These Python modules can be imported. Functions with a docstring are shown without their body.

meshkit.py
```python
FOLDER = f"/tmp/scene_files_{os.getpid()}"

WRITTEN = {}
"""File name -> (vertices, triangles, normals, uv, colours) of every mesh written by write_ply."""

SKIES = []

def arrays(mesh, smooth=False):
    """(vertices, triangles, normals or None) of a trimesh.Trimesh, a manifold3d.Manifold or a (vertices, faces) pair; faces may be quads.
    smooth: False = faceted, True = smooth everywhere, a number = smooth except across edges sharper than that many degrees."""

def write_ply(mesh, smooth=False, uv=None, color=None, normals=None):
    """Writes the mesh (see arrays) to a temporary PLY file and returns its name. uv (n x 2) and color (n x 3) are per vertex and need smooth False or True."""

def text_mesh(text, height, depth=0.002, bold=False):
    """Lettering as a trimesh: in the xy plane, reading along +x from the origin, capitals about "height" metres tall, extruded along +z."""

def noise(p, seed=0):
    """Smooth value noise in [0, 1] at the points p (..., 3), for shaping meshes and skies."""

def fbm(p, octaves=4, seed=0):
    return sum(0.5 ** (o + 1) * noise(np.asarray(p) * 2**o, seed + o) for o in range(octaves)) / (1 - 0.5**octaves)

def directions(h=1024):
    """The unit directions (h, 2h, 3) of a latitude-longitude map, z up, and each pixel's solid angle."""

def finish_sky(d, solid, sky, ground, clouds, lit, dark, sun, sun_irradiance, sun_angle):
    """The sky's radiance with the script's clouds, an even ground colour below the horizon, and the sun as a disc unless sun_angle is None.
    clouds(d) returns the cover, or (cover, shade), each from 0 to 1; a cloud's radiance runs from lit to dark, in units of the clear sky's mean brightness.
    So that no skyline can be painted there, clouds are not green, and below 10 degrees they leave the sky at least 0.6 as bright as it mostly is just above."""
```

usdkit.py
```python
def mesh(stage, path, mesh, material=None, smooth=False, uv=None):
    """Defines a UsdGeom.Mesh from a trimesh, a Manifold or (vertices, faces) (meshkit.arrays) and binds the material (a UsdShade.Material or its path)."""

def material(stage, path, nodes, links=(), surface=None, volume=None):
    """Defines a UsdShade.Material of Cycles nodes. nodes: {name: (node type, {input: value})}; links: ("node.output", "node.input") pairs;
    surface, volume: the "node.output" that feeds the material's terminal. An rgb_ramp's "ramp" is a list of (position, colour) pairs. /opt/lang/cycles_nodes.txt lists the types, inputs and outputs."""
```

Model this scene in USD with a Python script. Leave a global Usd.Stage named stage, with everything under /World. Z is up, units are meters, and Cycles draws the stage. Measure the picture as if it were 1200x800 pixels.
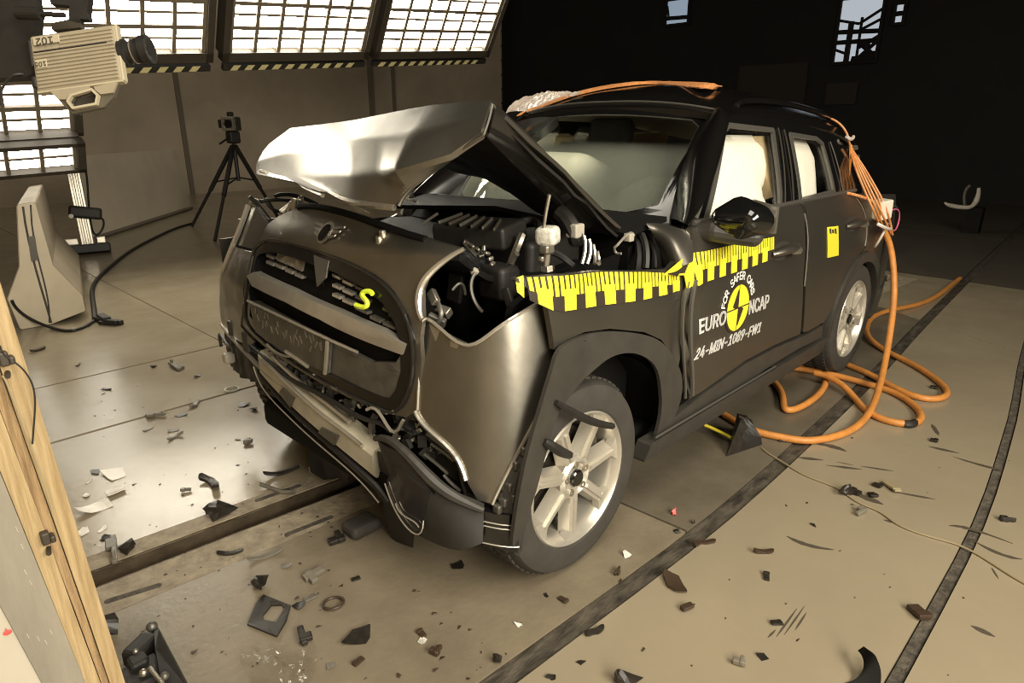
import math, random
import numpy as np, trimesh, usdkit, meshkit
from scipy.interpolate import PchipInterpolator, CubicSpline
from shapely.geometry import Polygon, Point, LineString, box as sbox
from shapely import affinity
import manifold3d as m3
from pxr import Usd, UsdGeom, UsdLux, UsdShade, Gf, Sdf

stage = Usd.Stage.CreateInMemory()
UsdGeom.SetStageUpAxis(stage, 'Z'); UsdGeom.SetStageMetersPerUnit(stage, 1.0)
UsdGeom.Xform.Define(stage, '/World')
rng = np.random.default_rng(7)

# ------------------------------------------------------------------ camera (x = car's forward, y = car's left, z = up; metres)
EYE = np.array([1.57719339, 2.11718289, 1.49326568]); FPX = 769.354
FW = np.array([-0.68148168, -0.66126608, -0.31354409]); RT = np.array([-0.69624847, 0.71780027, -0.00056177]); DN = np.cross(FW, RT)
cam = UsdGeom.Camera.Define(stage, '/World/Camera')
M4 = Gf.Matrix4d(1); M4.SetRow(0, Gf.Vec4d(*RT, 0)); M4.SetRow(1, Gf.Vec4d(*(-DN), 0)); M4.SetRow(2, Gf.Vec4d(*(-FW), 0)); M4.SetRow(3, Gf.Vec4d(*EYE, 1))
cam.AddTransformOp().Set(M4)
cam.CreateHorizontalApertureAttr(36.0); cam.CreateVerticalApertureAttr(24.0); cam.CreateFocalLengthAttr(36.0 * FPX / 1200)
cam.CreateClippingRangeAttr(Gf.Vec2f(0.05, 200)); cam.CreateFStopAttr(0.0)
cam.CreateExposureAttr(0.0)

# ------------------------------------------------------------------ lamps of the hall and one added wall fill (overhead banks above and behind the camera; the banks in view are built below)
def rect_light(name, loc, target, w, h, power, color=(1, .925, .77)):
    L = UsdLux.RectLight.Define(stage, '/World/' + name)
    L.CreateWidthAttr(w); L.CreateHeightAttr(h); L.CreateIntensityAttr(power); L.CreateColorAttr(Gf.Vec3f(*color)); L.CreateNormalizeAttr(False)
    z = np.array(loc, float) - np.array(target, float); z /= np.linalg.norm(z)
    x = np.cross([0, 1, .01], z); x /= np.linalg.norm(x); y = np.cross(z, x)
    m = Gf.Matrix4d(1)
    for i, r in enumerate((x, y, z)): m.SetRow(i, Gf.Vec4d(*map(float, r), 0))
    m.SetRow(3, Gf.Vec4d(*map(float, loc), 1)); L.AddTransformOp().Set(m)
rect_light('overhead_bank_light', (1.3, 2.7, 5.2), (-.4, .6, 0), 3.0, 2.4, 8.4)
rect_light('wall_fill_light', (-2.5, -9.6, 7.6), (-2.5, -13.0, 1.0), 4.0, 1.0, 6.5)  # added fill that brightens the rear wall, no fixture behind it
rect_light('side_bank_light', (.7, 5.2, 2.7), (-.2, 0.6, .6), 4.4, 1.4, 22)
BANK = 19.0            # radiance of the lamp panes in view

def PX(u, v, ax, val):                # a pixel's ray where it meets the plane ax = val
    d = FW + (u - 600) / FPX * RT + (v - 400) / FPX * DN
    i = 'xyz'.index(ax); return EYE + (val - EYE[i]) / d[i] * d
def G(u, v, z=0.0): return PX(u, v, 'z', z)
def proj(P):
    c = np.asarray(P, float) - EYE; w = np.maximum(c @ FW, .02)
    return np.stack([600 + FPX * (c @ RT) / w, 400 + FPX * (c @ DN) / w], -1)

# ------------------------------------------------------------------ prims
used = {}
def unique(path):
    n = used.get(path, -1) + 1; used[path] = n
    return path if n == 0 else f'{path}_{n:03d}'
def P_(parent): return '/World' if parent is None else str(parent.GetPath())
def meta(p, label=None, cat=None, group=None, kind=None):
    for k, v in (('label', label), ('category', cat), ('group', group), ('kind', kind)):
        if v: p.SetCustomDataByKey(k, v)
    return p
def thing(name, label, cat, loc=(0, 0, 0), group=None):
    x = UsdGeom.Xform.Define(stage, unique('/World/' + name))
    if tuple(loc) != (0, 0, 0): x.AddTranslateOp().Set(Gf.Vec3d(*map(float, loc)))
    p = x.GetPrim(); p.SetCustomDataByKey('label', label); ORG[str(p.GetPath())] = np.array(loc, float)
    return meta(p, None, cat, group)
ORG = {}
def obj(name, m, mat, parent=None, label=None, cat=None, group=None, kind=None, smooth=False):
    path = unique(P_(parent) + '/' + name)
    if parent is not None:
        root = '/'.join(str(parent.GetPath()).split('/')[:3]); o = ORG.get(root)
        if o is not None and np.any(o):
            if isinstance(m, tuple): m = (np.asarray(m[0]) - o, m[1])
            else: m = m.copy(); m.apply_translation(-o)
    p = usdkit.mesh(stage, path, m, MAT[mat], smooth=smooth).GetPrim()
    return meta(p, label, cat, group, kind)

# ------------------------------------------------------------------ materials
MAT = {}
def mat(name, color, rough=.5, metal=0., var=0., scale=6., bump=0., bscale=60., coat=0., spec=.5, emit=None, aniso=None, color2=None, rvar=0., thr=(.35, .65), stretch=(1, 1, 1)):
    n = {'p': ('principled_bsdf', {'roughness': rough, 'metallic': metal, 'specular_ior_level': spec, 'coat_weight': coat, 'coat_roughness': .12}),
         'g': ('geometry', {}), 'mp': ('mapping', {'scale': stretch}), 'n': ('noise_texture', {'scale': scale, 'detail': 5., 'roughness': .6})}
    L = [('g.position', 'mp.vector'), ('mp.vector', 'n.vector')]
    c = np.array(color, float)
    if color2 is not None or var:
        c2 = np.array(color2, float) if color2 is not None else c * (1 - var)
        c1 = c if color2 is not None else np.minimum(c * (1 + var), 1)
        n['r'] = ('rgb_ramp', {'ramp': [(0, tuple(c2)), (thr[0], tuple(c2)), (thr[1], tuple(c1)), (1, tuple(c1))]})
        L += [('n.fac', 'r.fac'), ('r.color', 'p.base_color')]
    else: n['p'][1]['base_color'] = tuple(c)
    if rvar:
        n['rm'] = ('map_range', {'from_min': .3, 'from_max': .7, 'to_min': rough - rvar, 'to_max': rough + rvar}); L += [('n.fac', 'rm.value'), ('rm.result', 'p.roughness')]
    if bump:
        n['nb'] = ('noise_texture', {'scale': bscale, 'detail': 4.}); n['b'] = ('bump', {'strength': bump, 'distance': .01})
        L += [('mp.vector', 'nb.vector'), ('nb.fac', 'b.height'), ('b.normal', 'p.normal')]
    if emit: n['p'][1].update(emission_color=tuple(emit[0]), emission_strength=emit[1])
    MAT[name] = usdkit.material(stage, '/World/Looks/' + name, n, L, surface='p.BSDF')
UsdGeom.Scope.Define(stage, '/World/Looks')
def glass(name, tint, fac_ior=1.5, rough=0.02):
    MAT[name] = usdkit.material(stage, '/World/Looks/' + name, {'t': ('transparent_bsdf', {'color': tint}), 'gl': ('glossy_bsdf', {'color': (1, 1, 1), 'roughness': rough}),
        'f': ('layer_weight', {'blend': .5}), 'pw': ('math', {'math_type': 'power', 'value2': 4.5}), 'ma': ('math', {'math_type': 'multiply_add', 'value2': .45, 'value3': .03}), 'm': ('mix_closure', {})},
        [('f.facing', 'pw.value1'), ('pw.value', 'ma.value1'), ('ma.value', 'm.fac'), ('t.BSDF', 'm.closure1'), ('gl.BSDF', 'm.closure2')], surface='m.closure')

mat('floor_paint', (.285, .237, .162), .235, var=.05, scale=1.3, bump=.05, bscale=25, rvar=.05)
mat('floor_falloff', (.065, .054, .039), .6, var=.1, scale=2)  # far slabs: the light falling off is put into this dark tone
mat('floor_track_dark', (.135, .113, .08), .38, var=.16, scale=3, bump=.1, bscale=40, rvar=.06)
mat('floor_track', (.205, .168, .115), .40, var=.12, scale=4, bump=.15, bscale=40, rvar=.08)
mat('joint_dark', (.075, .062, .046), .8, var=.5, scale=30, bump=.5, bscale=90)
mat('strip_steel', (.115, .097, .073), .6, .2, color2=(.032, .026, .02), scale=26, bump=.5, bscale=70, stretch=(.35, 1, 1))
mat('rail_steel', (.105, .078, .05), .5, .5, var=.3, scale=9, bump=.2)  # tone lowered to carry the shade inside the slot
mat('slot_dark', (.05, .04, .03), .7, .2, var=.4, scale=10)
mat('concrete_dirty', (.36, .30, .21), .7, color2=(.22, .18, .125), scale=16, bump=.5, bscale=50)
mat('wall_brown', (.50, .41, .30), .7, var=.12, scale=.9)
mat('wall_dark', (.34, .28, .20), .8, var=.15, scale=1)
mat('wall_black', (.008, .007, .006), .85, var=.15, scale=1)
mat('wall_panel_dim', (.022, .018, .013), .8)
mat('seam', (.20, .165, .12), .8)
mat('board_white', (.74, .64, .49), .6, var=.06, scale=2)
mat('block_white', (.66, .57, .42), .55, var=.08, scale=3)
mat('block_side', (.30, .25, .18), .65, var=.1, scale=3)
mat('plywood', (.36, .24, .12), .65, color2=(.18, .11, .05), scale=7, bump=.5, bscale=28, stretch=(26, 26, 1.2))
mat('plywood_pale', (.42, .31, .165), .6, color2=(.27, .185, .085), scale=8, bump=.4, bscale=28, stretch=(22, 22, .9))
mat('steel_plate', (.27, .245, .20), .38, .4, var=.12, scale=5, stretch=(3, 3, .6), bump=.15)
mat('white_paint', (.40, .36, .29), .5, var=.04)
mat('bolt_dark', (.05, .04, .03), .5, .4)
mat('cable_black', (.018, .016, .014), .5)
mat('black_plastic', (.016, .014, .012), .55, var=.2, scale=20)
mat('black_gloss', (.006, .006, .006), .07, coat=.6)
mat('black_deep', (.006, .0055, .005), .7, spec=.15)
mat('divider_brown', (.20, .165, .12), .5, .2)
mat('cam_shade', (.10, .085, .06), .5)
mat('frame_dark', (.055, .045, .033), .5, .2)
mat('lamp_pane', (.9, .9, .9), .4, emit=((1., .93, .77), BANK))
mat('lamp_dim', (.9, .9, .9), .4, emit=((1., .93, .79), BANK * .3))
mat('hazard_yellow', (.62, .55, .28), .5)
mat('alu', (.55, .51, .43), .32, .8, var=.06)
mat('cam_beige', (.33, .28, .195), .45, var=.04, scale=20)
mat('cam_label', (.45, .39, .27), .5)
mat('ink', (.06, .05, .04), .6)
mat('white_dot', (.8, .76, .68), .5)
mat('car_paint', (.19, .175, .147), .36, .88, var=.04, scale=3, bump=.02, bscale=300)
mat('car_paint_lit', (.27, .25, .21), .30, .9, var=.08, scale=6, bump=.035, bscale=24)  # lighter copy of car_paint for panels that catch the lamps
mat('cladding', (.042, .038, .032), .48, var=.12, scale=12)
mat('roof_black', (.006, .0055, .005), .16, coat=.4)
mat('trim_grey', (.16, .15, .13), .35, .6)
mat('headlamp_dark', (.02, .018, .016), .08, coat=.5)
mat('silver', (.50, .46, .38), .3, .85, var=.12, scale=14)
mat('silver_bar', (.60, .56, .48), .26, .75, var=.1, scale=8)
mat('plate_grey', (.13, .12, .10), .38, .5, var=.2, scale=16, bump=.1)
mat('beam', (.50, .45, .34), .5, .25, var=.12, scale=9, bump=.1)
mat('tyre', (.045, .040, .033), .72, var=.12, scale=12, bump=.1, bscale=40)
mat('rim', (.62, .58, .50), .30, .6, var=.06, scale=8)
mat('brake', (.06, .052, .04), .45, .7)
mat('tape_yellow', (.80, .72, .04), .5)
mat('tape_black', (.035, .024, .016), .55)
mat('s_lime', (.72, .85, .05), .4)
mat('scratch_pale', (.62, .57, .47), .4, .3)
mat('decal_white', (.80, .78, .74), .5)
mat('airbag', (.97, .92, .82), .75, var=.04, scale=5, bump=.3, bscale=9)
mat('seat', (.07, .066, .06), .75)
mat('lining', (.50, .47, .40), .8)
mat('beige', (.55, .42, .24), .7)
mat('orange', (.56, .225, .05), .45, var=.12, scale=20)
mat('orange_pale', (.72, .36, .15), .5, color2=(.58, .18, .04), scale=30, stretch=(1, 4, 1))
mat('foil', (.80, .70, .62), .35, .2, bump=.6, bscale=30)
mat('box_white', (.72, .66, .55), .5)
mat('pink', (.65, .12, .22), .5)
mat('red_bit', (.75, .07, .06), .45)
mat('white_shard', (.80, .76, .68), .4)
mat('grey_shard', (.16, .14, .11), .45, var=.2)
mat('black_shard', (.02, .016, .012), .4, var=.3, scale=30)
mat('brown_shard', (.05, .03, .018), .45)
mat('stick_yellow', (.80, .66, .05), .4)
mat('wire_tan', (.30, .24, .14), .5)
mat('clear_plastic', (.62, .60, .52), .2, var=.2, scale=40, bump=.4)
mat('stain', (.07, .055, .038), .65)
mat('window_day', (.2, .24, .3), .3, emit=((.40, .50, .62), .55))
mat('window_pale', (.2, .24, .3), .3, emit=((.62, .68, .74), .65))
glass('glass_clear', (.965, .98, .94)); glass('glass_side', (.985, .985, .97))
glass('film', (.985, .985, .975), 1.3, .10)
MAT['smoke'] = usdkit.material(stage, '/World/Looks/smoke', {'g': ('geometry', {}), 's': ('separate_xyz', {}), 'n': ('noise_texture', {'scale': 2.6, 'detail': 3.}),
    'mz': ('map_range', {'from_min': 1.41, 'from_max': 1.24, 'to_min': 0., 'to_max': 1., 'clamp': True}), 'mn': ('map_range', {'from_min': .3, 'from_max': .7, 'to_min': .45, 'to_max': 1.25}),
    'm': ('math', {'math_type': 'multiply'}), 'd': ('math', {'math_type': 'multiply', 'value2': 10.0}),
    'v': ('principled_volume', {'color': (.985, .985, .93), 'anisotropy': .1})},
    [('g.position', 's.vector'), ('g.position', 'n.vector'), ('s.z', 'mz.value'), ('n.fac', 'mn.value'), ('mz.result', 'm.value1'), ('mn.result', 'm.value2'), ('m.value', 'd.value1'), ('d.value', 'v.density')], volume='v.volume')

# ------------------------------------------------------------------ shapes
cat = trimesh.util.concatenate
def T(m, loc): m = m.copy(); m.apply_translation(loc); return m
def bx(x0, x1, y0, y1, z0, z1):
    return T(trimesh.creation.box((abs(x1 - x0), abs(y1 - y0), abs(z1 - z0))), ((x0 + x1) / 2, (y0 + y1) / 2, (z0 + z1) / 2))
def to_tm(man):
    k = man.to_mesh(); return trimesh.Trimesh(k.vert_properties[:, :3], k.tri_verts, process=False)
def hull(pts): return trimesh.convex.convex_hull(np.asarray(pts, float))
def rbox(size, r=.01, loc=(0, 0, 0), R=None, seg=10):
    s = np.maximum(np.array(size, float) / 2 - r, 1e-4)
    man = m3.Manifold.batch_hull([m3.Manifold.sphere(r, seg).translate((a * s[0], b * s[1], c * s[2])) for a in (-1, 1) for b in (-1, 1) for c in (-1, 1)])
    m = to_tm(man)
    if R is not None: m.vertices = m.vertices @ np.asarray(R).T
    return T(m, loc)
def frame(ax_x, ax_z):                # rotation whose columns are x, y, z axes
    z = np.array(ax_z, float); z /= np.linalg.norm(z); x = np.array(ax_x, float); x = x - z * (x @ z); x /= np.linalg.norm(x)
    return np.stack([x, np.cross(z, x), z], 1)
def place(m, R, loc): m = m.copy(); m.vertices = m.vertices @ np.asarray(R).T + np.asarray(loc); return m
def smooth_path(pts, n=8):
    p = np.asarray(pts, float)
    if len(p) < 3: return np.linspace(p[0], p[-1], n)
    s = np.r_[0, np.cumsum(np.maximum(np.linalg.norm(np.diff(p, axis=0), axis=1), 1e-4) ** .5)]
    return CubicSpline(s, p)(np.interp(np.linspace(0, len(p) - 1, (len(p) - 1) * n + 1), np.arange(len(p)), s))
def tube(pts, r, sides=8, n=6, straight=False):
    p = np.asarray(pts, float) if straight else smooth_path(pts, n)
    t = np.gradient(p, axis=0); t /= np.linalg.norm(t, axis=1, keepdims=True) + 1e-12
    a = np.cross(t[0], [0, 0, 1.] if abs(t[0][2]) < .9 else [1., 0, 0]); A = []
    for i in range(len(p)):
        a = a - t[i] * (a @ t[i]); a /= np.linalg.norm(a); A.append(a)
    A = np.array(A); B = np.cross(t, A); g = np.arange(sides) * 2 * np.pi / sides
    rr = np.broadcast_to(r, (len(p),))[:, None, None] if np.ndim(r) == 0 else np.interp(np.linspace(0, 1, len(p)), np.linspace(0, 1, len(r)), r)[:, None, None]
    V = p[:, None] + rr * (np.cos(g)[None, :, None] * A[:, None] + np.sin(g)[None, :, None] * B[:, None])
    n_ = len(p); i, j = np.meshgrid(np.arange(n_ - 1), np.arange(sides), indexing='ij'); k = (j + 1) % sides
    q = np.stack([i * sides + j, (i + 1) * sides + j, (i + 1) * sides + k, i * sides + k], -1).reshape(-1, 4)
    F = np.vstack([q[:, [0, 2, 1]], q[:, [0, 3, 2]]])
    V = np.vstack([V.reshape(-1, 3), p[0], p[-1]]); c0 = n_ * sides
    F = np.vstack([F, [[c0, (s + 1) % sides, s] for s in range(sides)], [[c0 + 1, (n_ - 1) * sides + s, (n_ - 1) * sides + (s + 1) % sides] for s in range(sides)]])
    m = trimesh.Trimesh(V, F, process=False)
    if m.volume < 0: m.invert()
    return m
def cyl(p0, p1, r, sides=16): return tube([p0, (np.asarray(p0) + p1) / 2, p1], r, sides, 1, True)
def cone(p0, p1, r0, r1, sides=16): return tube([p0, p1], [r0, r1], sides, 1, True)
def lathe(profile, sides=48):         # (radius, height) about z
    return trimesh.creation.revolve(np.array(profile, float), sections=sides)
def sheet(grid, th, nu=6, nv=6, noise=0, seed=0, nscale=6):   # a smooth sheet through a grid of points, with thickness th below it
    g = np.asarray(grid, float); R, C_ = g.shape[:2]
    ku = CubicSpline(np.arange(R), g, axis=0)(np.linspace(0, R - 1, (R - 1) * nu + 1)) if R > 2 else np.stack([g[0] + (g[1] - g[0]) * t for t in np.linspace(0, 1, nu + 1)])
    kv = CubicSpline(np.arange(C_), ku, axis=1)(np.linspace(0, C_ - 1, (C_ - 1) * nv + 1)) if C_ > 2 else np.stack([ku[:, 0] + (ku[:, 1] - ku[:, 0]) * t for t in np.linspace(0, 1, nv + 1)], 1)
    return thick(kv, th, noise, seed, nscale)
def lin_sheet(grid, th, n=4, noise=0, seed=0, nscale=6):      # creased sheet: straight between the points
    g = np.asarray(grid, float); R, C_ = g.shape[:2]
    a = np.linspace(0, R - 1, (R - 1) * n + 1); b = np.linspace(0, C_ - 1, (C_ - 1) * n + 1)
    i = np.minimum(a.astype(int), R - 2); j = np.minimum(b.astype(int), C_ - 2); fa = (a - i)[:, None, None]; fb = (b - j)[None, :, None]
    q = lambda di, dj: g[(i + di)[:, None], (j + dj)[None, :]]
    return thick((q(0, 0) * (1 - fa) + q(1, 0) * fa) * (1 - fb) + (q(0, 1) * (1 - fa) + q(1, 1) * fa) * fb, th, noise, seed, nscale)
def thick(k, th, noise=0, seed=0, nscale=6):
    R, C_ = k.shape[:2]
    n = np.cross(np.gradient(k, axis=0), np.gradient(k, axis=1)); n /= np.linalg.norm(n, axis=2, keepdims=True) + 1e-12
    if noise: k = k + n * ((meshkit.fbm(k * nscale + seed * 7.3, 3, seed) - .5) * noise)[..., None]
    V = np.vstack([k.reshape(-1, 3), (k - n * th).reshape(-1, 3)]); N = R * C_
    i, j = np.meshgrid(np.arange(R - 1), np.arange(C_ - 1), indexing='ij'); a = (i * C_ + j).ravel()
    q = np.stack([a, a + C_, a + C_ + 1, a + 1], 1); b = q[:, ::-1] + N
    edge = np.r_[np.arange(C_ - 1), np.arange(1, R) * C_ - 1, (R * C_ - 1) - np.arange(C_ - 1), np.arange(R - 1, 0, -1) * C_]
    e2 = np.roll(edge, -1); s = np.stack([edge, e2, e2 + N, edge + N], 1)
    f = np.vstack([q, b, s]); m = trimesh.Trimesh(V, np.vstack([f[:, [0, 1, 2]], f[:, [0, 2, 3]]]), process=False)
    if m.volume < 0: m.invert()
    return m
def flip_y(m): m = m.copy(); m.vertices[:, 1] *= -1; m.invert(); return m
def prism(poly, h, edge=None):
    ms = [trimesh.creation.extrude_polygon(g, h, engine='earcut') for g in getattr(poly, 'geoms', [poly]) if g.area > 1e-9]
    m = cat(ms)
    if edge: v, f = trimesh.remesh.subdivide_to_size(m.vertices, m.faces, edge, max_iter=12); m = trimesh.Trimesh(v, f)
    return m

# ------------------------------------------------------------------ surfaces of the car: maps (a, b, height) -> point
_zy = PchipInterpolator([.05, .18, .26, .34, .5, .7, .85, .95, 1.03, 1.08, 1.12, 1.16], [.80, .855, .885, .90, .914, .921, .917, .91, .90, .888, .868, .835])
def SIDE(a, b, h=0.): # a = x, b = z
    y = _zy(b) - np.where(a < -3.1, .20 * np.clip((-3.1 - a) / .6, 0, 2) ** 2, 0) + h
    return np.stack([a + 0 * b, y, b + 0 * a], -1)
def GHY(x, z): return .845 - .195 * np.clip((z - 1.12) / .42, 0, 2) ** 1.15 - np.where(x < -2.6, .10 * np.clip((-2.6 - x) / .8, 0, 2) ** 2, 0)
def GH(a, b, h=0.): return np.stack([a + 0 * b, GHY(a, b) + h, b + 0 * a], -1)
def XF(y, z): return .495 - np.where(y > 0, .30 * np.abs(y) ** 2.2, .135 * np.abs(y) ** 2.0) - .55 * np.clip(z - .86, 0, 1) ** 1.25
def FRONT(a, b, h=0.): return np.stack([XF(a, b) + h, a + 0 * b, b + 0 * a], -1)   # a = y, b = z
_cx = CubicSpline([0, .25, .5, .75, 1], [.43, .415, .355, .25, .08]); _cy = CubicSpline([0, .25, .5, .75, 1], [.50, .665, .80, .895, .94])
def CORNER(a, b, h=0.): # a = arc 0..1, b = z
    n = np.stack([_cy(a, 1), -_cx(a, 1)], -1); n /= np.linalg.norm(n, axis=-1, keepdims=True); h = h - .20 * (b - .6) + 0 * a
    return np.stack([_cx(a) + h * n[..., 0], _cy(a) + h * n[..., 1], b + 0 * a], -1)
def WS(a, b, h=0.): # a = across -1..1, b = 0 bottom .. 1 top
    y = a * (.74 - .115 * b); x = -.655 - .27 * a ** 2 * (1 - b) - .09 * a ** 2 * b - .635 * b + .05 * np.sin(np.pi * b)
    z = 1.115 + .46 * b - .05 * a ** 2 * b + .03 * np.sin(np.pi * b)
    return np.stack([x + .55 * h, y, z + .83 * h], -1)
_rz = PchipInterpolator([-3.7, -3.5, -3.2, -2.8, -2.3, -1.8, -1.45, -1.28], [1.475, 1.515, 1.565, 1.63, 1.685, 1.70, 1.66, 1.585])
_re = PchipInterpolator([-3.7, -3.4, -3.0, -2.6, -2.0, -1.6, -1.24], [1.34, 1.385, 1.435, 1.485, 1.535, 1.545, 1.53])
def ROOF(a, b, h=0.): # a = x, b = across -1..1
    w = .655 - np.where(a < -2.6, .10 * np.clip((-2.6 - a) / .8, 0, 2) ** 2, 0)
    u = np.abs(b) ** 2.6; z = _rz(a) * (1 - u) + _re(a) * u
    return np.stack([a - .04 * b ** 2 * np.clip((a + 1.7) / .4, 0, 1), b * w, z + h], -1)
def trace(M, pts, dom):
    A, B = np.meshgrid(np.linspace(*dom[0], 40), np.linspace(*dom[1], 40)); uv = proj(M(A.ravel(), B.ravel())); out = []
    for p in pts:
        p = np.array(p, float); k = np.argmin(((uv - p) ** 2).sum(1)); a = np.array([A.ravel()[k], B.ravel()[k]])
        for _ in range(12):
            r = proj(M(a[0], a[1])) - p; e = 1e-4
            J = np.stack([(proj(M(a[0] + e, a[1])) - r - p) / e, (proj(M(a[0], a[1] + e)) - r - p) / e], 1)
            try: d = np.linalg.solve(J.T @ J + 1e-3 * np.eye(2), J.T @ r)
            except Exception: break
            a = a - np.clip(d, -.15, .15)
        out.append(a)
    return np.array(out)
DS = ((-3.5, .5), (.15, 1.14)); DG = ((-3.4, -.5), (1.1, 1.58)); DF = ((-1.0, .75), (.1, 1.25)); DC = ((0, 1.), (.15, 1.15)); DW = ((-1, 1), (0, 1)); DR = ((-3.7, -1.25), (-1, 1))
def panel(M, poly, th, h0=0., edge=.06, rnd=0., mirror=False, crease=None):
    pg = poly if hasattr(poly, 'buffer') else Polygon(poly)
    pg = pg.buffer(0)
    if rnd: pg = pg.buffer(-rnd).buffer(2 * rnd).buffer(-rnd)
    m = prism(pg, th, edge); v = m.vertices.copy()
    h = h0 - th + v[:, 2]
    if crease is not None: h = h + crease(v[:, 0], v[:, 1])
    m.vertices = M(v[:, 0], v[:, 1], h); m.merge_vertices()
    if m.volume < 0: m.invert()
    return flip_y(m) if mirror else m
#BODY

# ================================================================== the hall
def struct(name, m, material, parent=None, **k):
    return obj(name, m, material, parent, kind=None if parent else 'structure', **k)
floor = struct('floor', bx(-15, 4, -14, 9, -.2, -.1), 'slot_dark'); meta(floor, 'tan painted concrete hall floor of large slabs')
_y1 = PchipInterpolator([-14, -4.24, -2.4, -.68, .58, 3.5], [.60, .985, 1.085, 1.125, 1.07, .9])
_y2 = PchipInterpolator([-14, -3.8, -2.4, -1.09, -.2, 3.5], [1.0, 1.69, 1.82, 1.885, 1.875, 1.7])
xs = np.linspace(-15, 3.8, 60)
line1 = LineString([(x, float(_y1(x))) for x in xs]); line2 = LineString([(x, float(_y2(x))) for x in xs])
strip1 = line1.buffer(.036, cap_style=2); strip2 = line2.buffer(.017, cap_style=2)
slot_c = lambda x: -.215 - .075 * (x - .75)
slot = Polygon([(3.7, slot_c(3.7) - .062), (3.7, slot_c(3.7) + .062), (-6, slot_c(-6) + .062), (-6, slot_c(-6) - .062)])
rail_a = Polygon([(3.7, slot_c(3.7) + .062), (-6, slot_c(-6) + .062), (-6, slot_c(-6) + .235), (3.7, slot_c(3.7) + .235)])
rail_b = Polygon([(3.7, slot_c(3.7) - .062), (-6, slot_c(-6) - .062), (-6, slot_c(-6) - .150), (3.7, slot_c(3.7) - .150)])
cutlines = [LineString([(-14.5, -2.62), (3.6, -2.42)]).buffer(.009), LineString([(-14.5, -1.58), (3.6, -1.55)]).buffer(.012), LineString([(-5.9, -1.6), (-3.9, 1.68), (-3.72, 2.0)]).buffer(.008), LineString([(-.42, -.02), (-.46, 1.12)]).buffer(.006),
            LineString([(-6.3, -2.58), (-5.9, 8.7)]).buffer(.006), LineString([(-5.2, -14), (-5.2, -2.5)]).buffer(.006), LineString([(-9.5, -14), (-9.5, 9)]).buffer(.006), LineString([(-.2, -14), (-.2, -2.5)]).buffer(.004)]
area = sbox(-14.6, -13.7, 3.6, 8.6)
for c in [strip1.buffer(.004), strip2.buffer(.004), slot.union(rail_a).union(rail_b).buffer(.003)] + cutlines: area = area.difference(c)
for g in sorted(area.geoms, key=lambda g: -g.area):
    if g.area < .02: continue
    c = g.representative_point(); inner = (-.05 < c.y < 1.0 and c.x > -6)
    obj('floor_slab', T(prism(g, .1), (0, 0, -.1)), ('floor_track_dark' if c.x < -.45 else 'floor_track') if inner else 'floor_falloff' if c.x < -6 and (c.y > -2.7 or c.x < -9.5) else 'floor_paint', floor)
obj('floor_strip', T(prism(strip1, .09), (0, 0, -.097)), 'strip_steel', floor, label='wide dark worn strip set in the floor')
obj('floor_strip', T(prism(strip2, .09), (0, 0, -.097)), 'joint_dark', floor, label='narrow dark sealed joint in the floor')
obj('track_edge', T(prism(rail_a, .1), (0, 0, -.1)), 'concrete_dirty', floor, label='gritty concrete edge of the tow track')
obj('track_edge', T(prism(rail_b, .1), (0, 0, -.1)), 'concrete_dirty', floor)
obj('track_rail', bx(-6, 3.4, -.05, .05, -.13, -.09), 'rail_steel', floor)
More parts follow.
